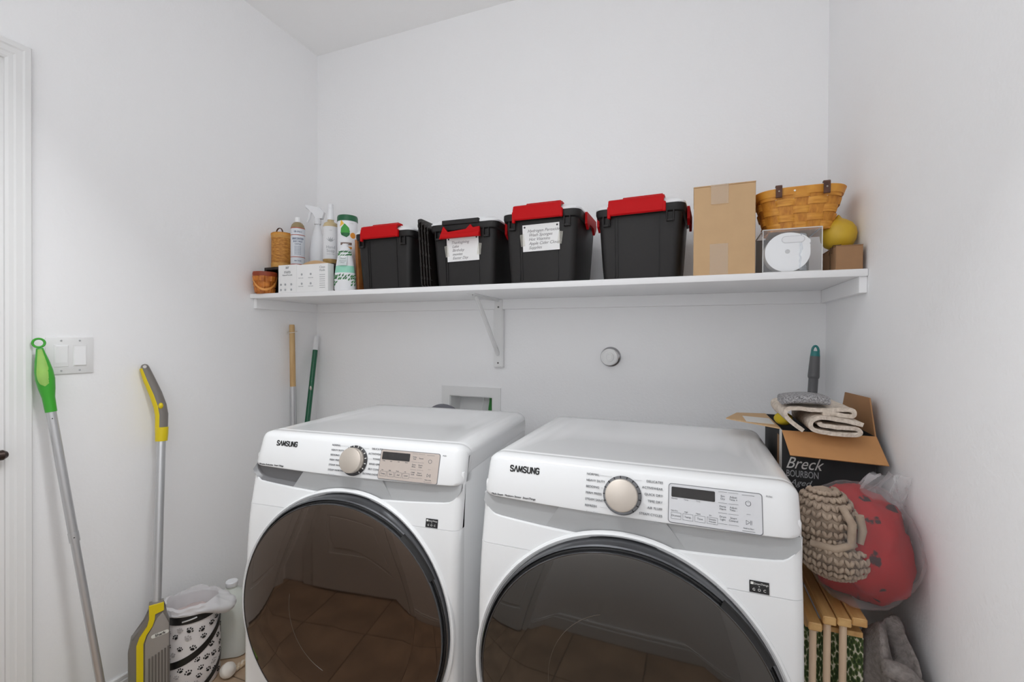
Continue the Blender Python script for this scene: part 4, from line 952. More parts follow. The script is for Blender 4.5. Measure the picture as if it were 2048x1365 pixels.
q = MB(); q.tube([P(-1.792, 1.070, 0.905), P(-1.690, 0.994, 0.35)], 0.0135, 18); q.build('pole', M_ALU, swp)
# head (vertical slab facing the camera)
hdm = frame(P(-1.696, 0.997, 0.0), (0.51, 0.86, 0), (0, 0, 1))       # local x along the slab, y up, z toward the camera
shape = [(-0.074, 0.0), (-0.074, 0.225), (-0.066, 0.268), (-0.030, 0.305), (-0.021, 0.325), (-0.019, 0.366), (0.020, 0.366), (0.020, 0.335), (0.028, 0.318), (0.036, 0.292), (0.038, 0.0)]
MB().prism(shape, -0.004, 0.03, 'Z', mx=hdm, bev=0.006).build('head', M_SG, swp)
M_SG2 = mat('light_warm_grey', (150, 144, 139), 0.4)
MB().prism([(-0.030, 0.001), (-0.030, 0.245), (-0.022, 0.272), (-0.006, 0.297), (0.0, 0.318), (0.018, 0.334), (0.034, 0.29), (0.036, 0.001)], 0.0295, 0.034, 'Z', mx=hdm, bev=0.0015).build('face_plate', M_SG2, swp)
MB().prism([(-0.052, 0.001), (-0.052, 0.245), (-0.044, 0.270), (-0.024, 0.300), (-0.019, 0.322), (-0.0195, 0.3665), (0.0205, 0.3665), (0.0205, 0.340), (-0.003, 0.334), (-0.004, 0.318), (-0.010, 0.297), (-0.026, 0.272), (-0.034, 0.245), (-0.034, 0.001)], 0.0298, 0.0355, 'Z', mx=hdm).build('yellow_stripe', M_SY, swp)
for k in range(7):
    x = -0.021 + k * 0.0085
    MB().bb(x, x + 0.0045, 0.002, 0.19 + 0.004 * k, 0.033, 0.0362, 0.0008, 1, mx=hdm).build('rib', mat('rib_grey', (104, 98, 94), 0.45), swp)
bd = MB().prism([(-0.018 + 0.006 * math.cos(a), 0.006 * math.sin(a)) for a in [PI / 2 + PI * k / 8 for k in range(9)]] + [(0.018 + 0.006 * math.cos(a), 0.006 * math.sin(a)) for a in [-PI / 2 + PI * k / 8 for k in range(9)]], 0.033, 0.0352, 'Z', mx=hdm @ Matrix.Translation((0.010, 0.262, 0)) @ Matrix.Rotation(R(6), 4, 'Z')).build('badge', mat('badge_cream', (222, 222, 216), 0.4), swp)
text_bm([('Shark', 0.0125, 0, 0, 'CENTER', 0.1, 0.02)], 0.0003, hdm @ Matrix.Translation((0.010, 0.262, 0.0355)) @ Matrix.Rotation(R(6), 4, 'Z')).build('badge_lettering', M_INK, bd, smooth=0)

# wooden broom handle
def pole_thing(name, label, cat, a, b, segs):
    t = thing(name, label, cat, (b[0], b[1], 0)); a, b = Vector(a), Vector(b)
    for nm, t0, t1, r0_, r1_, mt in segs:
        q = MB(); q.tube([along(a, b, t0) - t.location, along(a, b, (t0 + t1) / 2) - t.location, along(a, b, t1) - t.location], [r0_, (r0_ + r1_) / 2, r1_], 16); q.build(nm, mt, t)
    return t
M_PINE = mat('pale_pine', (206, 172, 122), 0.55, rgb2=(186, 148, 96), vscale=12, stretch=(4, 4, 0.4))
wbm = pole_thing('broom', 'broom with pale wooden grip and silver pole in the left corner', 'broom', (-1.832, 1.690, 1.334), (-1.80, 1.690, 0.0),
                 [('tip', 0, 0.006, 0.011, 0.0125, M_PINE), ('grip', 0.006, 0.230, 0.0125, 0.0135, M_PINE), ('pole', 0.230, 0.93, 0.0145, 0.0145, M_ALU), ('socket', 0.92, 0.95, 0.02, 0.02, M_BLACK)])
q = MB(); q.tube([(-0.031 + 0.025 * math.cos(2 * PI * k / 24), 0.022 * math.sin(2 * PI * k / 24), 1.297 + 0.004 * math.sin(2 * PI * k / 24)) for k in range(24)], 0.0014, 6, closed=True); q.build('string_loop', mat('white_cord', (226, 222, 214), 0.7), wbm)
MB().bb(-0.03, 0.03, -0.025, 0.15, 0, 0.07, 0.01, 2).build('brush_head', mat('bristle', (150, 130, 100), 0.9), wbm)
grm = pole_thing('push_broom', 'dark green pole with white cap leaning in the left back corner', 'broom', (-1.832, 1.852, 1.284), (-1.730, 1.570, 0.0),
                 [('tip', 0, 0.006, 0.008, 0.0115, M_WPL), ('cap', 0.006, 0.062, 0.0125, 0.0135, M_WPL), ('pole', 0.062, 0.95, 0.0125, 0.0125, mat('dark_green_paint', (18, 92, 62), 0.3))])
q = MB(); pp = along(Vector((-1.832, 1.852, 1.284)), Vector((-1.73, 1.57, 0)), 0.215) - grm.location
q.ico((0, 0, 0), 1, 2, mx=Matrix.Translation(pp + Vector((0.006, -0.0085, 0))) @ Matrix.Diagonal((0.0065, 0.005, 0.014, 1))); q.build('label', mat('pole_label', (206, 202, 190), 0.5, var=0.2, vscale=60), grm)
MB().bb(-0.04, 0.16, -0.03, 0.03, 0, 0.07, 0.01, 2).build('brush_head', mat('bristle', (150, 130, 100), 0.9), grm)
M_TEAL = mat('teal_plastic', (46, 130, 128), 0.4); M_DGR = mat('dark_grey_pole', (98, 98, 100), 0.4)
ta, tb2 = (0.404, 1.80, 1.236), (0.335, 1.775, 0.0)
tm = pole_thing('teal_mop', 'grey mop handle with teal hanging tip in the right corner', 'mop', ta, tb2,
                [('tip', 0.0, 0.014, 0.0125, 0.0145, M_TEAL), ('grip', 0.014, 0.070, 0.0145, 0.0175, M_DGR), ('grip_end', 0.070, 0.075, 0.0175, 0.016, M_DGR), ('pole', 0.075, 0.93, 0.0145, 0.0145, M_DGR)])
q = MB(); q.tube([Vector(ta) - tm.location + Vector((0.0095 * math.cos(PI * k / 14), 0, 0.021 * math.sin(PI * k / 14) - 0.004)) for k in range(15)], 0.0038, 8); q.build('hanging_loop', M_TEAL, tm)
MB().bb(-0.06, 0.06, -0.05, 0.05, 0, 0.05, 0.01, 2).build('mop_head', M_DGR, tm)

# ------------------------------------------------------------------ floor things at the left
pw = thing('pet_bin', 'white fabric bin with black paw prints beside the washer', 'bin', (-1.700, 1.122, 0), 0)
M_FAB = mat('white_canvas', (226, 222, 222), 0.8, bump=0.1, bscale=200)
PR = 0.086; PH = 0.285
bprof = [(PR - 0.008, 0), (PR - 0.002, 0.01), (PR + 0.001, 0.08), (PR, 0.16), (PR - 0.002, 0.22), (PR - 0.004, PH)]
MB().lathe(bprof + [(PR - 0.007, PH), (PR - 0.009, 0.02)], 48, cap1=True).build('body', M_FAB, pw)
MB().lathe([(PR - 0.003, PH - 0.030), (PR + 0.0005, PH - 0.029), (PR - 0.001, PH + 0.002), (PR - 0.006, PH + 0.002)], 48, cap0=False, cap1=False).build('rim_band', M_BLACK, pw)
ac = A_CAM(-1.70, 1.128)
def ribbon(a0, a1, z0, z1, wz, rad, mtl, nm, curve=0.0):
    rows = []
    for k in range(25):
        u = k / 24; a = a0 + (a1 - a0) * u; z = z0 + (z1 - z0) * u - curve * math.sin(PI * u)
        rows.append([(rad * math.cos(a), rad * math.sin(a), z - wz), ((rad + 0.0015) * math.cos(a), (rad + 0.0015) * math.sin(a), z - wz), ((rad + 0.0015) * math.cos(a), (rad + 0.0015) * math.sin(a), z + wz), (rad * math.cos(a), rad * math.sin(a), z + wz)])
    q = MB(); q.grid(rows, closed_v=True); q.build(nm, mtl, pw)
ribbon(ac - 1.0, ac + 1.45, 0.105, 0.228, 0.0125, PR + 0.0008, M_BLACK, 'strap', 0.018)
ribbon(ac + 0.3, ac + 1.5, 0.012, 0.08, 0.010, PR + 0.0008, M_BLACK, 'strap', 0.0)
q = MB(); q.tube([((PR + 0.001) * math.cos(ac - 0.35 + 0.5 * k / 6), (PR + 0.001) * math.sin(ac - 0.35 + 0.5 * k / 6), PH - 0.018 + 0.001 * k) for k in range(7)], 0.003, 8); q.build('buckle', M_ALU, pw)
rng = random.Random(11)
spots = []
for tries in range(2500):
    a = ac + rng.uniform(-1.5, 1.5); z = rng.uniform(0.02, 0.238)
    u = (a - (ac - 1.0)) / 2.45
    if 0 <= u <= 1 and abs(z - (0.105 + 0.123 * u - 0.018 * math.sin(PI * u))) < 0.025: continue
    if any(math.hypot((a - b_) * PR, z - c_) < 0.0262 for b_, c_ in spots): continue
    spots.append((a, z))
M_FADE = mat('faded_ink', (176, 172, 172), 0.7)
for i, (a, z) in enumerate(spots):
    tgt = MB(); pale = rng.random() > 0.78; s_ = rng.uniform(1.15, 1.5); rt = rng.uniform(-0.7, 0.7)
    S = frame(((PR + 0.0012) * math.cos(a), (PR + 0.0012) * math.sin(a), z), (-math.sin(a), math.cos(a), 0), (0, 0, 1)) @ Matrix.Rotation(rt, 4, 'Z')
    tgt.prism([(0.0048 * s_ * math.cos(b_), -0.002 + 0.0038 * s_ * math.sin(b_) * (1 if math.sin(b_) > 0 else 0.7)) for b_ in [2 * PI * k / 10 for k in range(10)]], -0.001, 0.0003, 'Z', mx=S)
    for dx, dy in ((-0.0065, 0.003), (-0.0024, 0.0068), (0.0024, 0.0068), (0.0065, 0.003)):
        tgt.prism([(s_ * (dx + 0.0017 * math.cos(b_)), s_ * (dy + 0.0023 * math.sin(b_))) for b_ in [2 * PI * k / 6 for k in range(6)]], -0.001, 0.0003, 'Z', mx=S)
    tgt.build('paw_print', M_FADE if pale else M_INK, pw, smooth=0)
# bin liner bag
M_FILM = mat('thin_plastic_bag', (228, 226, 228), 0.3, alpha=0.72, bump=0.3, bscale=40)
rows = []
for i in range(17):
    row = []
    u = i / 16
    for j in range(64):
        a = 2 * PI * j / 64; da = ((a - (ac + 1.15) + PI) % (2 * PI)) - PI
        bulge = math.exp(-(da / 0.55) ** 2)
        if u < 0.5: rad = PR - 0.02 + 0.012 * u * 2; z = 0.235 + (PH + 0.022 - 0.235) * (u * 2)
        else:
            v_ = (u - 0.5) * 2; rad = PR - 0.006 + 0.014 * math.sin(PI * v_ * 0.6) + 0.052 * bulge * math.sin(PI * v_ * 0.8); z = PH + 0.022 - (0.020 + 0.012 * bulge) * v_ - 0.030 * v_ * bulge
        nz = noise.noise((math.cos(a) * 3, math.sin(a) * 3, u * 3)) ; nz2 = noise.noise((math.cos(a) * 9, math.sin(a) * 9, u * 5 + 9))
        rad += 0.006 * nz2 * (0.3 + u); z += 0.012 * nz * math.sin(PI * min(1, u + 0.05)) + 0.004 * nz2
        if u > 0.5: rad = max(rad, PR + 0.004)
        row.append((rad * math.cos(a), rad * math.sin(a), z))
    rows.append(row)
lg = thing('bin_liner', 'thin white plastic bag lining the paw-print bin', 'plastic bag', (-1.700, 1.122, 0))
q = MB(); q.grid(rows, closed_v=True); q.build('film', M_FILM, lg, smooth=60)
q = MB(); q.lathe([(0.076, 0.22), (0.074, 0.245), (0.05, 0.262), (0.02, 0.256), (0, 0.26)], 40, cap1=False)
bmesh.ops.subdivide_edges(q.bm, edges=q.bm.edges, cuts=1)
for v in q.bm.verts: v.co.z += 0.012 * noise.noise(v.co * 40)
q.build('crumpled_contents', mat('pinkish_paper', (206, 190, 188), 0.8, var=0.08, vscale=30), lg, smooth=60)
# jug
jg = thing('plastic_jug', 'translucent white gallon jug with white cap between bin and washer', 'jug', (-1.722, 1.292, 0), R(35))
M_JUG = mat('milky_plastic', (216, 219, 214), 0.4, rgb2=(206, 210, 202), vscale=6)
def sq(rows_):
    q = MB(); rows = []
    for hw, r_, z in rows_:
        pts = []
        for qx, qy, a in ((1, 1, 0), (-1, 1, 90), (-1, -1, 180), (1, -1, 270)):
            for k in range(6):
                an = R(a + 90 * k / 5); pts.append((qx * (hw - r_) + r_ * math.cos(an), qy * (hw - r_) + r_ * math.sin(an), z))
        rows.append(pts)
    v = q.grid(rows, closed_v=True); q.cap(v[0], True); q.cap(v[-1]); return q
sq([(0.060, 0.03, 0), (0.066, 0.03, 0.006), (0.066, 0.03, 0.15), (0.062, 0.035, 0.185), (0.048, 0.04, 0.22), (0.028, 0.0279, 0.245), (0.019, 0.0189, 0.252), (0.019, 0.0189, 0.262)]).build('body', M_JUG, jg)
MB().lathe([(0.0215, 0.260), (0.0225, 0.262), (0.0225, 0.276), (0.020, 0.279), (0, 0.279)], 28, cap1=False).build('cap', M_WPL, jg)
q = MB(); q.tube([(0.045, -0.0, 0.22), (0.066, -0.0, 0.225), (0.074, 0, 0.20), (0.071, 0, 0.15), (0.06, 0, 0.13)], [0.012, 0.012, 0.012, 0.012, 0.013], 12); q.build('handle', M_JUG, jg)
# rope toy on the floor
rt = thing('rope_toy', 'cream rope dog toy with a knot on the floor by the washer', 'dog toy', (-1.590, 1.178, 0))
M_ROPE = mat('cream_rope', (224, 212, 194), 0.85, rgb2=(196, 164, 120), vscale=60)
for s_ in (0, PI):
    q = MB(); q.tube([(0.0 + 0.0 * k, 0.02 + 0.11 * k / 24, 0.0115) + Vector((0.0055 * math.cos(k * 0.9 + s_), 0, 0.0055 * math.sin(k * 0.9 + s_))) if False else Vector((0.0055 * math.cos(k * 0.9 + s_), 0.02 + 0.11 * k / 24, 0.0125 + 0.0055 * math.sin(k * 0.9 + s_))) for k in range(25)], 0.0065, 8); q.build('strand', M_ROPE, rt)
q = MB(); q.ico((0, 0, 0.026), 0.026, 3)
for v in q.bm.verts: v.co *= 1 + 0.06 * math.sin(v.co.x * 260 + v.co.z * 200)
for v in q.bm.verts: v.co.z = max(v.co.z, 0.0)
q.build('knot', mat('white_rope', (226, 220, 212), 0.85), rt, smooth=60)

# ------------------------------------------------------------------ stack at the right of the dryer
M_PINEY = mat('yellow_pine', (216, 176, 116), 0.5, rgb2=(192, 146, 88), vscale=9, stretch=(5, 0.6, 5))
M_DOWEL = mat('pale_dowel', (226, 204, 178), 0.5, rgb2=(212, 186, 158), vscale=10, stretch=(4, 4, 0.4))
fr = thing('folding_rack', 'pine slatted folding stand with pale dowels beside the dryer', 'folding stand', (0.30, 1.09, 0))
slats = [(-0.062, -0.038, 0.690, 0.0), (-0.0365, -0.013, 0.707, 0.002), (-0.0115, 0.0125, 0.710, 0.001), (0.014, 0.040, 0.714, 0.005)]
for x0, x1, z, dy in slats:
    MB().bb(x0, x1, dy, 0.60, z - 0.017, z, 0.002, 1).build('slat', M_PINEY, fr)
MB().bb(-0.062, 0.040, 0.03, 0.055, 0.662, 0.673, 0.001, 1).build('cross_rail', M_PINEY, fr); MB().bb(-0.062, 0.040, 0.54, 0.565, 0.662, 0.673, 0.001, 1).build('cross_rail', M_PINEY, fr)
for x, zt in ((-0.051, 0.673), (-0.026, 0.690), (0.0015, 0.693)):
    q = MB(); q.tube([(x, 0.016, 0.0), (x, 0.016, zt)], 0.0068, 14); q.build('dowel', M_DOWEL, fr)
    q = MB(); q.tube([(x, 0.585, 0.0), (x, 0.585, zt)], 0.0068, 14); q.build('dowel', M_DOWEL, fr)
# leaf-print fabric hanging behind the dowels
lf = bpy.data.materials.new('leaf_fabric'); lf.use_nodes = True; nt = lf.node_tree; b = nt.nodes['Principled BSDF']; b.inputs['Roughness'].default_value = 0.85
tc = nt.nodes.new('ShaderNodeTexCoord'); mp = nt.nodes.new('ShaderNodeMapping'); mp.inputs['Rotation'].default_value = (0.3, 0.6, 0.5); mp.inputs['Scale'].default_value = (120, 120, 60)
vo = nt.nodes.new('ShaderNodeTexVoronoi'); vo.inputs['Scale'].default_value = 1.6
rp = nt.nodes.new('ShaderNodeValToRGB'); e = rp.color_ramp.elements
e[0].position = 0.0; e[0].color = lin((28, 44, 24)); e[1].position = 1.0; e[1].color = lin((224, 220, 206))
for p_, c_ in ((0.42, (58, 78, 40)), (0.62, (92, 108, 60)), (0.72, (206, 204, 184))):
    x_ = e.new(p_); x_.color = lin(c_)
nt.links.new(tc.outputs['Object'], mp.inputs[0]); nt.links.new(mp.outputs[0], vo.inputs['Vector']); nt.links.new(vo.outputs['Distance'], rp.inputs[0]); nt.links.new(rp.outputs[0], b.inputs['Base Color'])
rows = []
for i in range(20):
    z = 0.660 - 0.62 * i / 19
    front = [(-0.066 + 0.108 * j / 16, 0.040 + 0.006 * math.sin(j * 1.1 + i * 0.1), z) for j in range(17)]
    back = [(x, y + 0.004, z) for x, y, z in reversed(front)]
    rows.append(front + back)
fa = MB(); v_ = fa.grid(rows, closed_v=True); fa.cap(v_[0]); fa.cap(v_[-1])
fa.build('leaf_cloth', lf, fr, smooth=60)
# cardboard box with flaps
bx = thing('flap_box', 'open black-printed cardboard box with tan flaps beside the dryer', 'box', (0.330, 1.345, 0.7145), 0)
M_BLKB = mat('black_print_card', (44, 45, 46), 0.7); M_WHB = mat('white_card', (216, 214, 210), 0.7)
hx, hd, hz = 0.100, 0.27, 0.325
MB().bb(-hx, hx, 0, 0.003, 0, hz).build('front_panel', M_BLKB, bx, smooth=0)
MB().bb(-hx, hx, hd - 0.003, hd, 0, hz).build('back_panel', M_BLKB, bx, smooth=0)
sd_ = MB().bb(-hx, -hx + 0.003, 0.003, hd - 0.003, 0, hz).build('side_panel', M_BLKB, bx, smooth=0)
MB().bb(-hx - 0.0008, -hx + 0.0002, 0.0, 0.030, 0, hz).build('white_strip', M_WHB, sd_, smooth=0)
MB().bb(-hx - 0.0008, -hx + 0.0002, 0.036, 0.060, 0.02, hz - 0.02).build('brown_strip', M_KRAFT2, sd_, smooth=0)
MB().bb(hx - 0.003, hx, 0.003, hd - 0.003, 0, hz).build('side_panel', M_BLKB, bx, smooth=0)
MB().bb(-hx + 0.003, hx - 0.003, 0.003, hd - 0.003, 0, 0.003).build('bottom_panel', M_KRAFT3, bx, smooth=0)
q = MB(); q.prism([(-hx, 0.0), (hx, 0.0), (hx + 0.008, 0.078), (-hx + 0.010, 0.072)], -0.0015, 0.0015, 'Z', mx=frame((0, 0.0, hz - 0.001), (1, 0, 0), (0, -0.66, -0.70))); q.build('front_flap', M_KRAFT3, bx, smooth=0)
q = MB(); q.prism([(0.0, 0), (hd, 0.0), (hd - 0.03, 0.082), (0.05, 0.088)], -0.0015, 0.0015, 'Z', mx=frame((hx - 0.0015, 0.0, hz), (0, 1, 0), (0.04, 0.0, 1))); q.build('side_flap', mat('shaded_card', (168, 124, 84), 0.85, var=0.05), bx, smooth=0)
q = MB(); q.prism([(0.02, 0), (hd, 0.0), (hd - 0.04, 0.085), (0.10, 0.125)], -0.0015, 0.0015, 'Z', mx=frame((-hx, 0.0, hz), (0, 1, 0), (-1, 0.0, 0.04))); q.build('side_flap', M_KRAFT, bx, smooth=0)
MB().box((-hx - 0.04, 0.12, hz + 0.004), (0.07, 0.10, 0.001), mx=Matrix.Translation((-hx, 0, hz)) @ Matrix.Rotation(R(2.3), 4, 'Y') @ Matrix.Translation((hx, 0, -hz + 0.0015 - 0.004))).build('flap_print', M_WHB, bx, smooth=0)
text_bm([('Breck', 0.042, -0.072, 0.241, 'LEFT', 0.42, 0.0, 0.80)], 0.0004, FRONT(-0.02, -0.0006, 0)).build('script_lettering', M_WINK, bx, smooth=0)
text_bm([('BOURBON', 0.024, -0.090, 0.214, 'LEFT', 0, 0.01, 0.62), ('Aged', 0.022, -0.082, 0.192, 'LEFT', 0.4)], 0.0004, FRONT(0.0, -0.0006, 0)).build('block_lettering', M_LINK, bx, smooth=0)
# folded cream rug on the box
def ribbon_extrude(path, th, y0, y1, ny=10, wob=0.0, sub=6):
    P_ = [Vector((a, 0, b_)) for a, b_ in path]; C = []
    n = len(P_)
    for i in range(n - 1):
        p0, p1, p2, p3 = P_[max(0, i - 1)], P_[i], P_[i + 1], P_[min(n - 1, i + 2)]
        for k in range(sub):
            t_ = k / sub; C.append(0.5 * ((2 * p1) + (-p0 + p2) * t_ + (2 * p0 - 5 * p1 + 4 * p2 - p3) * t_ ** 2 + (-p0 + 3 * p1 - 3 * p2 + p3) * t_ ** 3))
    C.append(P_[-1])
    out, inn = [], []
    for i, p in enumerate(C):
        tg = (C[min(i + 1, len(C) - 1)] - C[max(i - 1, 0)]).normalized(); nr = Vector((-tg.z, 0, tg.x))
        out.append(p + nr * th / 2); inn.append(p - nr * th / 2)
    loop = out + list(reversed(inn))
    rows = []
    for j in range(ny + 1):
        y = y0 + (y1 - y0) * j / ny
        rows.append([(v.x + wob * noise.noise((v.x * 60, y * 60, v.z * 60)), y + wob * noise.noise((v.x * 90, 3, v.z * 90)) * (1 if j in (0, ny) else 0), v.z + wob * noise.noise((v.x * 50, y * 50 + 7, v.z * 50))) for v in loop])
    q = MB(); v_ = q.grid(rows, closed_v=True)
    m_ = len(loop)
    for vv_ in (v_[0], v_[-1]):
        for i in range(m_ // 2 - 1):
            try: q.bm.faces.new((vv_[i], vv_[i + 1], vv_[m_ - 2 - i], vv_[m_ - 1 - i]))
            except ValueError: pass
    return q
M_RUG = mat('cream_knit', (226, 214, 200), 0.95, rgb2=(196, 182, 168), vscale=90, bump=0.8, bscale=170)
ZB = 0.7145 + hz
rg = thing('folded_rug', 'folded cream woven rug on the open box flaps', 'rug', (0.311, 1.30, ZB)); rg.scale = (0.9, 1, 0.95)
ribbon_extrude([(0.088, 0.034), (0.055, 0.041), (0.0, 0.047), (-0.024, 0.040), (-0.030, 0.026), (-0.020, 0.013), (0.02, 0.0075), (0.07, 0.008), (0.082, 0.015), (0.072, 0.0235), (0.03, 0.0245), (-0.005, 0.0275), (-0.010, 0.034)], 0.0105, 0, 0.20, 8, 0.0012).build('fold', M_RUG, rg, smooth=60)
ribbon_extrude([(-0.045, 0.008), (-0.075, 0.030), (-0.088, 0.048), (-0.083, 0.062), (-0.06, 0.066), (-0.02, 0.064), (0.03, 0.067), (0.062, 0.069), (0.072, 0.062), (0.066, 0.053), (0.03, 0.056), (0.0, 0.0575)], 0.0105, 0.012, 0.20, 8, 0.0012).build('fold', M_RUG, rg, smooth=60)
pd = thing('grey_pad', 'speckled grey fluffy pad on top of the cream rug', 'mop pad', (0.276, 1.305, ZB + 0.0705)); pd.scale = (0.88, 1, 0.9)
rows = []
for i in range(9):
    u = i / 8; x = -0.056 + 0.112 * u
    rows.append([(x, yy * 1.0, 0.004 * (u - .5) + zz * (1 - 0.5 * abs(u - .5) ** 3) + 0.005 * math.sin(PI * u)) for yy, zz in ((0, 0.004), (-0.004, 0.012), (0, 0.023), (0.02, 0.026), (0.07, 0.026), (0.09, 0.018), (0.09, 0.003), (0.05, 0.0), (0.02, 0.0))])
q = MB(); v_ = q.grid(rows, closed_v=True); q.cap(v_[0]); q.cap(v_[-1])
q.build('pad', mat('speckled_grey', (186, 185, 186), 0.95, rgb2=(112, 110, 112), vscale=260, bump=0.9, bscale=260), pd, smooth=60)
yl = MB(); yl.ico((0, 0, 0.018), 0.022, 3, sc=(1.0, 1.4, 0.8))
for v in yl.bm.verts: v.co += v.co.normalized() * 0.003 * noise.noise(v.co * 90)
yo = yl.build('yellow_sponge', mat('mustard_fabric', (196, 172, 30), 0.8, bump=0.5, bscale=120), None, loc=(0.246, 1.42, ZB)); tag(yo, 'mustard yellow cloth tucked under the cream rug', 'cloth')

# plastic bag holding knit blanket and red fleece
M_KNIT = mat('beige_knit', (172, 154, 136), 0.95, rgb2=(150, 132, 116), vscale=30)
def blob(c, sc, nz=0.0, fr_=14, sub=4, seed=0, flat=None):
    q = MB(); q.ico((0, 0, 0), 1.0, sub)
    for v in q.bm.verts:
        n = v.co.normalized(); d = 1 + nz * noise.noise(n * 2.2 + Vector((seed, 0, 0))) + nz * 0.35 * noise.noise(n * 6 + Vector((0, seed, 0)))
        v.co = Vector((c[0] + n.x * sc[0] * d, c[1] + n.y * sc[1] * d, c[2] + n.z * sc[2] * d))
        if flat is not None: v.co.z = max(v.co.z, flat)
        v.co.x = min(v.co.x, XR - 0.006)
    return q
rf = thing('red_fleece', 'red fleece blanket with black prints stuffed in the clear bag', 'blanket', (0.345, 1.215, 0.7145))
loc_r = rf.location
q = blob((0.010, -0.008, 0.108), (0.094, 0.110, 0.116), 0.22, seed=2, flat=0.001)
for v in q.bm.verts:
    v.co.x = min(v.co.x, XR - 0.016 - loc_r.x); v.co.x = max(v.co.x, 0.214 - loc_r.x); v.co.z = max(v.co.z, 0.004)
redm = bpy.data.materials.new('red_print_fleece'); redm.use_nodes = True; nt = redm.node_tree; b = nt.nodes['Principled BSDF']; b.inputs['Roughness'].default_value = 0.8
tc = nt.nodes.new('ShaderNodeTexCoord'); vo = nt.nodes.new('ShaderNodeTexVoronoi'); vo.inputs['Scale'].default_value = 19.0; vo.inputs['Randomness'].default_value = 0.7
no = nt.nodes.new('ShaderNodeTexNoise'); no.inputs['Scale'].default_value = 55; ad = nt.nodes.new('ShaderNodeMath'); ad.operation = 'MULTIPLY_ADD'; ad.inputs[1].default_value = 0.55
rp = nt.nodes.new('ShaderNodeValToRGB'); rp.color_ramp.interpolation = 'LINEAR'; e = rp.color_ramp.elements; e[0].position = 0.50; e[0].color = lin((52, 22, 24)); e[1].position = 0.55; e[1].color = lin((156, 14, 20))
nt.links.new(tc.outputs['Object'], vo.inputs['Vector']); nt.links.new(tc.outputs['Object'], no.inputs['Vector'])
nt.links.new(no.outputs['Fac'], ad.inputs[0]); nt.links.new(vo.outputs['Distance'], ad.inputs[2]); nt.links.new(ad.outputs[0], rp.inputs[0]); nt.links.new(rp.outputs[0], b.inputs['Base Color'])
q.build('fleece_body', redm, rf, smooth=70)
kn_ = thing('knit_blanket', 'chunky beige knit blanket folded in the clear bag', 'blanket', (0.286, 1.165, 0.7145))
def knit(c, sc, rows_, cols, st, nm, a0, a1, tilt=0.0, seed=1):
    core = blob(c, sc, 0.05, sub=3, seed=seed); core.build(nm, M_KNIT, kn_, smooth=70)
    q = MB(); base = bmesh.new(); bmesh.ops.create_icosphere(base, subdivisions=1, radius=1.0)
    co = [v.co.copy() for v in base.verts]; fc = [[v.index for v in f.verts] for f in base.faces]; base.free()
    for i in range(rows_):
        el = -1.25 + 2.5 * (i + 0.5) / rows_
        for j in range(cols):
            for side_ in (-1, 1):
                az = a0 + (a1 - a0) * (j + 0.5 + side_ * 0.22) / cols
                n = Vector((math.cos(el) * math.cos(az), math.cos(el) * math.sin(az), math.sin(el)))
                p = Vector((c[0] + n.x * sc[0], c[1] + n.y * sc[1], c[2] + n.z * sc[2])) + n * (st * 0.3)
                tx = Vector((-math.sin(az), math.cos(az), 0)); ty = n.cross(tx).normalized(); tx = ty.cross(n).normalized()
                d1_ = (ty * 1.0 + tx * 0.55 * side_).normalized(); d2_ = n.cross(d1_)
                vs_ = [q.bm.verts.new(p + d1_ * (u.x * st * 0.80) + d2_ * (u.y * st * 0.40) + n * (u.z * st * 0.45)) for u in co]
                for f in fc: q.bm.faces.new([vs_[k] for k in f])
    return q.build(nm + '_stitches', M_KNIT, kn_, smooth=80)
knit((-0.010, -0.005, 0.172), (0.057, 0.072, 0.066), 10, 11, 0.0115, 'upper_fold', R(180), R(380))
knit((0.006, -0.020, 0.108), (0.062, 0.070, 0.046), 8, 12, 0.0115, 'lower_fold', R(190), R(385), seed=4)
q = MB(); q.tube([(0.008, -0.070, 0.222), (0.024, -0.077, 0.19), (0.022, -0.082, 0.15), (-0.005, -0.082, 0.137), (-0.045, -0.068, 0.139)], [0.007, 0.008, 0.008, 0.008, 0.007], 10); q.build('edging', M_KNIT, kn_, smooth=60)
q = MB(); q.tube([(0.040, -0.062, 0.205), (0.045, -0.064, 0.175), (0.04, -0.069, 0.150)], [0.008, 0.008, 0.006], 10); q.build('edging', M_KNIT, kn_, smooth=60)
bg = thing('clear_bag', 'crinkled clear plastic bag bulging between dryer and right wall', 'plastic bag', (0.335, 1.20, 0.7145))
bagm = mat('clear_film', (240, 240, 242), 0.08, alpha=0.07, spec=0.9, bump=1.0, bscale=26)
lx = bg.location
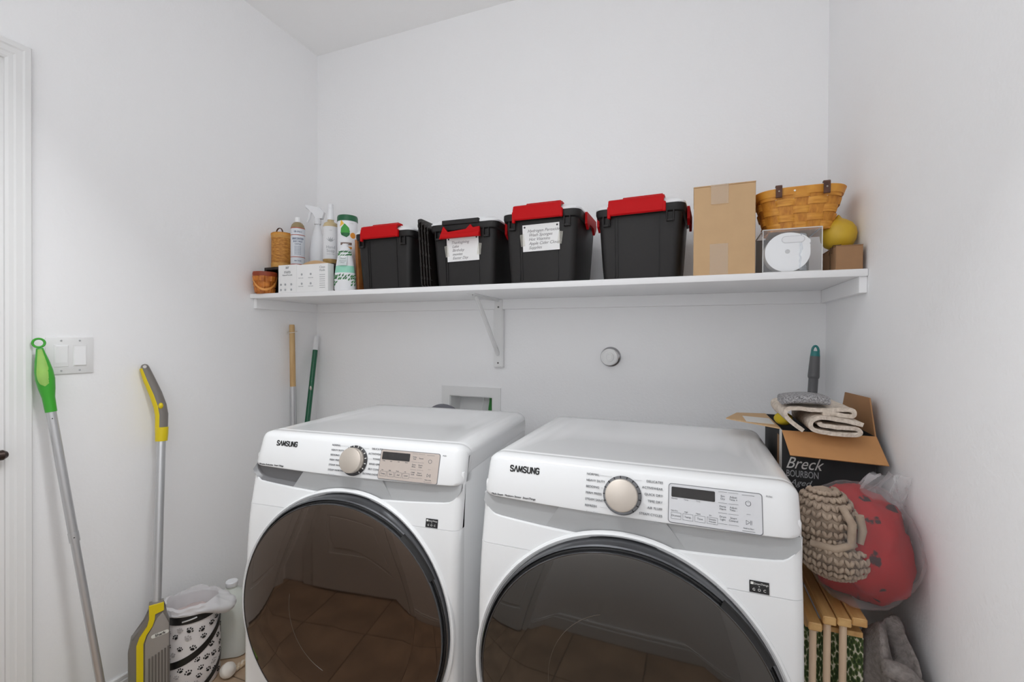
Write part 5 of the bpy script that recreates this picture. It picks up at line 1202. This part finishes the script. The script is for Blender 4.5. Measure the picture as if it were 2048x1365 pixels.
def film_mat(name, base, bump, scale):
    m = bpy.data.materials.new(name); m.use_nodes = True; nt = m.node_tree; nt.nodes.clear()
    out = nt.nodes.new('ShaderNodeOutputMaterial'); mx = nt.nodes.new('ShaderNodeMixShader'); tr_ = nt.nodes.new('ShaderNodeBsdfTransparent'); gl = nt.nodes.new('ShaderNodeBsdfPrincipled')
    gl.inputs['Base Color'].default_value = lin((240, 241, 243)); gl.inputs['Roughness'].default_value = 0.14; gl.inputs['Metallic'].default_value = 0.0
    fr_ = nt.nodes.new('ShaderNodeFresnel'); fr_.inputs['IOR'].default_value = 1.45; ad_ = nt.nodes.new('ShaderNodeMath'); ad_.operation = 'MULTIPLY_ADD'; ad_.use_clamp = True; ad_.inputs[1].default_value = 0.30; ad_.inputs[2].default_value = base
    tc_ = nt.nodes.new('ShaderNodeTexCoord'); mp_ = nt.nodes.new('ShaderNodeMapping'); mp_.inputs['Scale'].default_value = (1.0, 1.0, 0.35); mp_.inputs['Rotation'].default_value = (0.2, 0.6, 0.3)
    n_ = nt.nodes.new('ShaderNodeTexNoise'); n_.noise_type = 'RIDGED_MULTIFRACTAL'; n_.inputs['Scale'].default_value = scale; n_.inputs['Detail'].default_value = 3
    b_ = nt.nodes.new('ShaderNodeBump'); b_.inputs['Strength'].default_value = bump; b_.inputs['Distance'].default_value = 0.006
    L_ = nt.links.new
    L_(tc_.outputs['Object'], mp_.inputs[0]); L_(mp_.outputs[0], n_.inputs['Vector']); L_(n_.outputs[0], b_.inputs['Height'])
    L_(b_.outputs[0], gl.inputs['Normal']); L_(b_.outputs[0], fr_.inputs['Normal']); L_(fr_.outputs[0], ad_.inputs[0]); L_(ad_.outputs[0], mx.inputs[0]); L_(tr_.outputs[0], mx.inputs[1]); L_(gl.outputs[0], mx.inputs[2]); L_(mx.outputs[0], out.inputs[0])
    return m
bagm = film_mat('clear_crinkle_film', 0.035, 1.0, 16)
q = MB(); q.ico((0, 0, 0), 1.0, 5)
for v in q.bm.verts:
    n = v.co.normalized(); d = 1.02 + 0.05 * noise.noise(n * 2.2) + 0.05 * abs(noise.noise(Vector((n.x * 5, n.y * 5, n.z * 2.5 + 4))))
    v.co = Vector((0.014 + n.x * 0.106 * d, -0.004 + n.y * 0.130 * d, 0.117 + n.z * 0.126 * d))
    v.co.z = max(v.co.z, 0.0005); v.co.x = min(v.co.x, XR - 0.004 - lx.x); v.co.x = max(v.co.x, 0.207 - lx.x)
q.build('film', bagm, bg, smooth=80)
rows = []
for i in range(12):
    u = i / 11; row = []
    for j in range(40):
        a = 2 * PI * j / 40; rad = 0.055 - 0.028 * u + 0.016 * u * math.sin(a * 5 + u * 3) + 0.006 * noise.noise((math.cos(a) * 4, math.sin(a) * 4, u * 4))
        x = 0.055 + 0.02 * u + rad * math.cos(a); x = min(x, XR - 0.004 - lx.x)
        row.append((x, 0.03 + rad * 0.55 * math.sin(a) - 0.02 * u, 0.195 + 0.07 * u + 0.012 * noise.noise((math.cos(a) * 3, math.sin(a) * 3, 5))))
    rows.append(row)
q = MB(); q.grid(rows, closed_v=True); q.build('gathered_top', film_mat('gathered_film', 0.14, 0.8, 20), bg, smooth=80)
# grey blanket and brown carton under the bag
cbx = thing('lower_carton', 'brown cardboard carton on the floor beneath the grey blanket', 'box', (0.395, 1.190, 0), 0)
MB().bb(-0.050, 0.052, -0.10, 0.25, 0, 0.50, 0.002, 1).build('carton_body', M_KRAFT2, cbx); MB().bb(-0.050, 0.052, -0.10, 0.07, 0.50, 0.503).build('top_flap', M_KRAFT, cbx, smooth=0)
MB().bb(-0.050, 0.052, 0.072, 0.25, 0.50, 0.503).build('top_flap', M_KRAFT, cbx, smooth=0)
gb = thing('grey_blanket', 'grey waffle-knit blanket slumped below the plastic bag', 'blanket', (0.392, 1.170, 0.503))
rows = []
for i in range(40):
    u = i / 39; row = []
    for j in range(50):
        a = 2 * PI * j / 50
        prof_x = 0.050 + 0.0 * u; zz = 0.002 + 0.150 * math.sin(PI * min(1, 0.5 * (1 - u) + 0.0)) * (1 if u < 1 else 0)
        d = 1 + 0.18 * math.sin(3.2 * a + 6 * u) + 0.10 * math.sin(7 * a - 4 * u + 1)
        rx, ry = 0.050 * u ** 0.55, 0.135 * u ** 0.55
        x = rx * math.cos(a) * d; y = ry * math.sin(a) * d - 0.01
        z = 0.004 + 0.15 * (1 - u ** 2.2) * (1 + 0.25 * math.sin(2 * a + 1)) + 0.014 * math.sin(5 * a + 9 * u) * u * (1 - u) * 4
        if u > 0.93: z = 0.004 + (z - 0.004) * (1 - u) / 0.07
        x = min(max(x, -0.055), XR - 0.004 - gb.location.x)
        row.append((x, y, max(z, 0.001)))
    rows.append(row)
q = MB(); v_ = q.grid(rows, closed_v=True); q.cap(v_[0]); q.cap(v_[-1])
q.build('blanket_body', mat('grey_waffle', (146, 139, 135), 0.95, rgb2=(126, 119, 116), vscale=120, bump=0.8, bscale=240), gb, smooth=70)
M_WAF = MATS['grey_waffle']
for pts, rad in (([(-0.035, -0.115, 0.085), (-0.01, -0.125, 0.070), (0.02, -0.125, 0.048), (0.045, -0.115, 0.026)], [0.016, 0.022, 0.022, 0.018]),
                 ([(-0.03, -0.09, 0.135), (0.0, -0.085, 0.125), (0.03, -0.08, 0.098), (0.046, -0.07, 0.062)], [0.014, 0.019, 0.019, 0.013])):
    C = [Vector(p) for p in pts]
    P_ = [C[i].lerp(C[i + 1], k / 5) for i in range(3) for k in range(5)] + [C[-1]]
    R_ = [rad[min(i // 5, 2)] + (rad[min(i // 5, 2) + 1] - rad[min(i // 5, 2)]) * (i % 5) / 5 if i < 15 else rad[-1] for i in range(16)]
    q = MB(); q.tube(P_, R_, 14)
    for v in q.bm.verts:
        v.co += Vector((0, 1, 0)) * 0.006 * noise.noise(v.co * 35); v.co.x = min(v.co.x, XR - 0.004 - gb.location.x); v.co.z = max(v.co.z, 0.001)
    q.build('fold', M_WAF, gb, smooth=80)
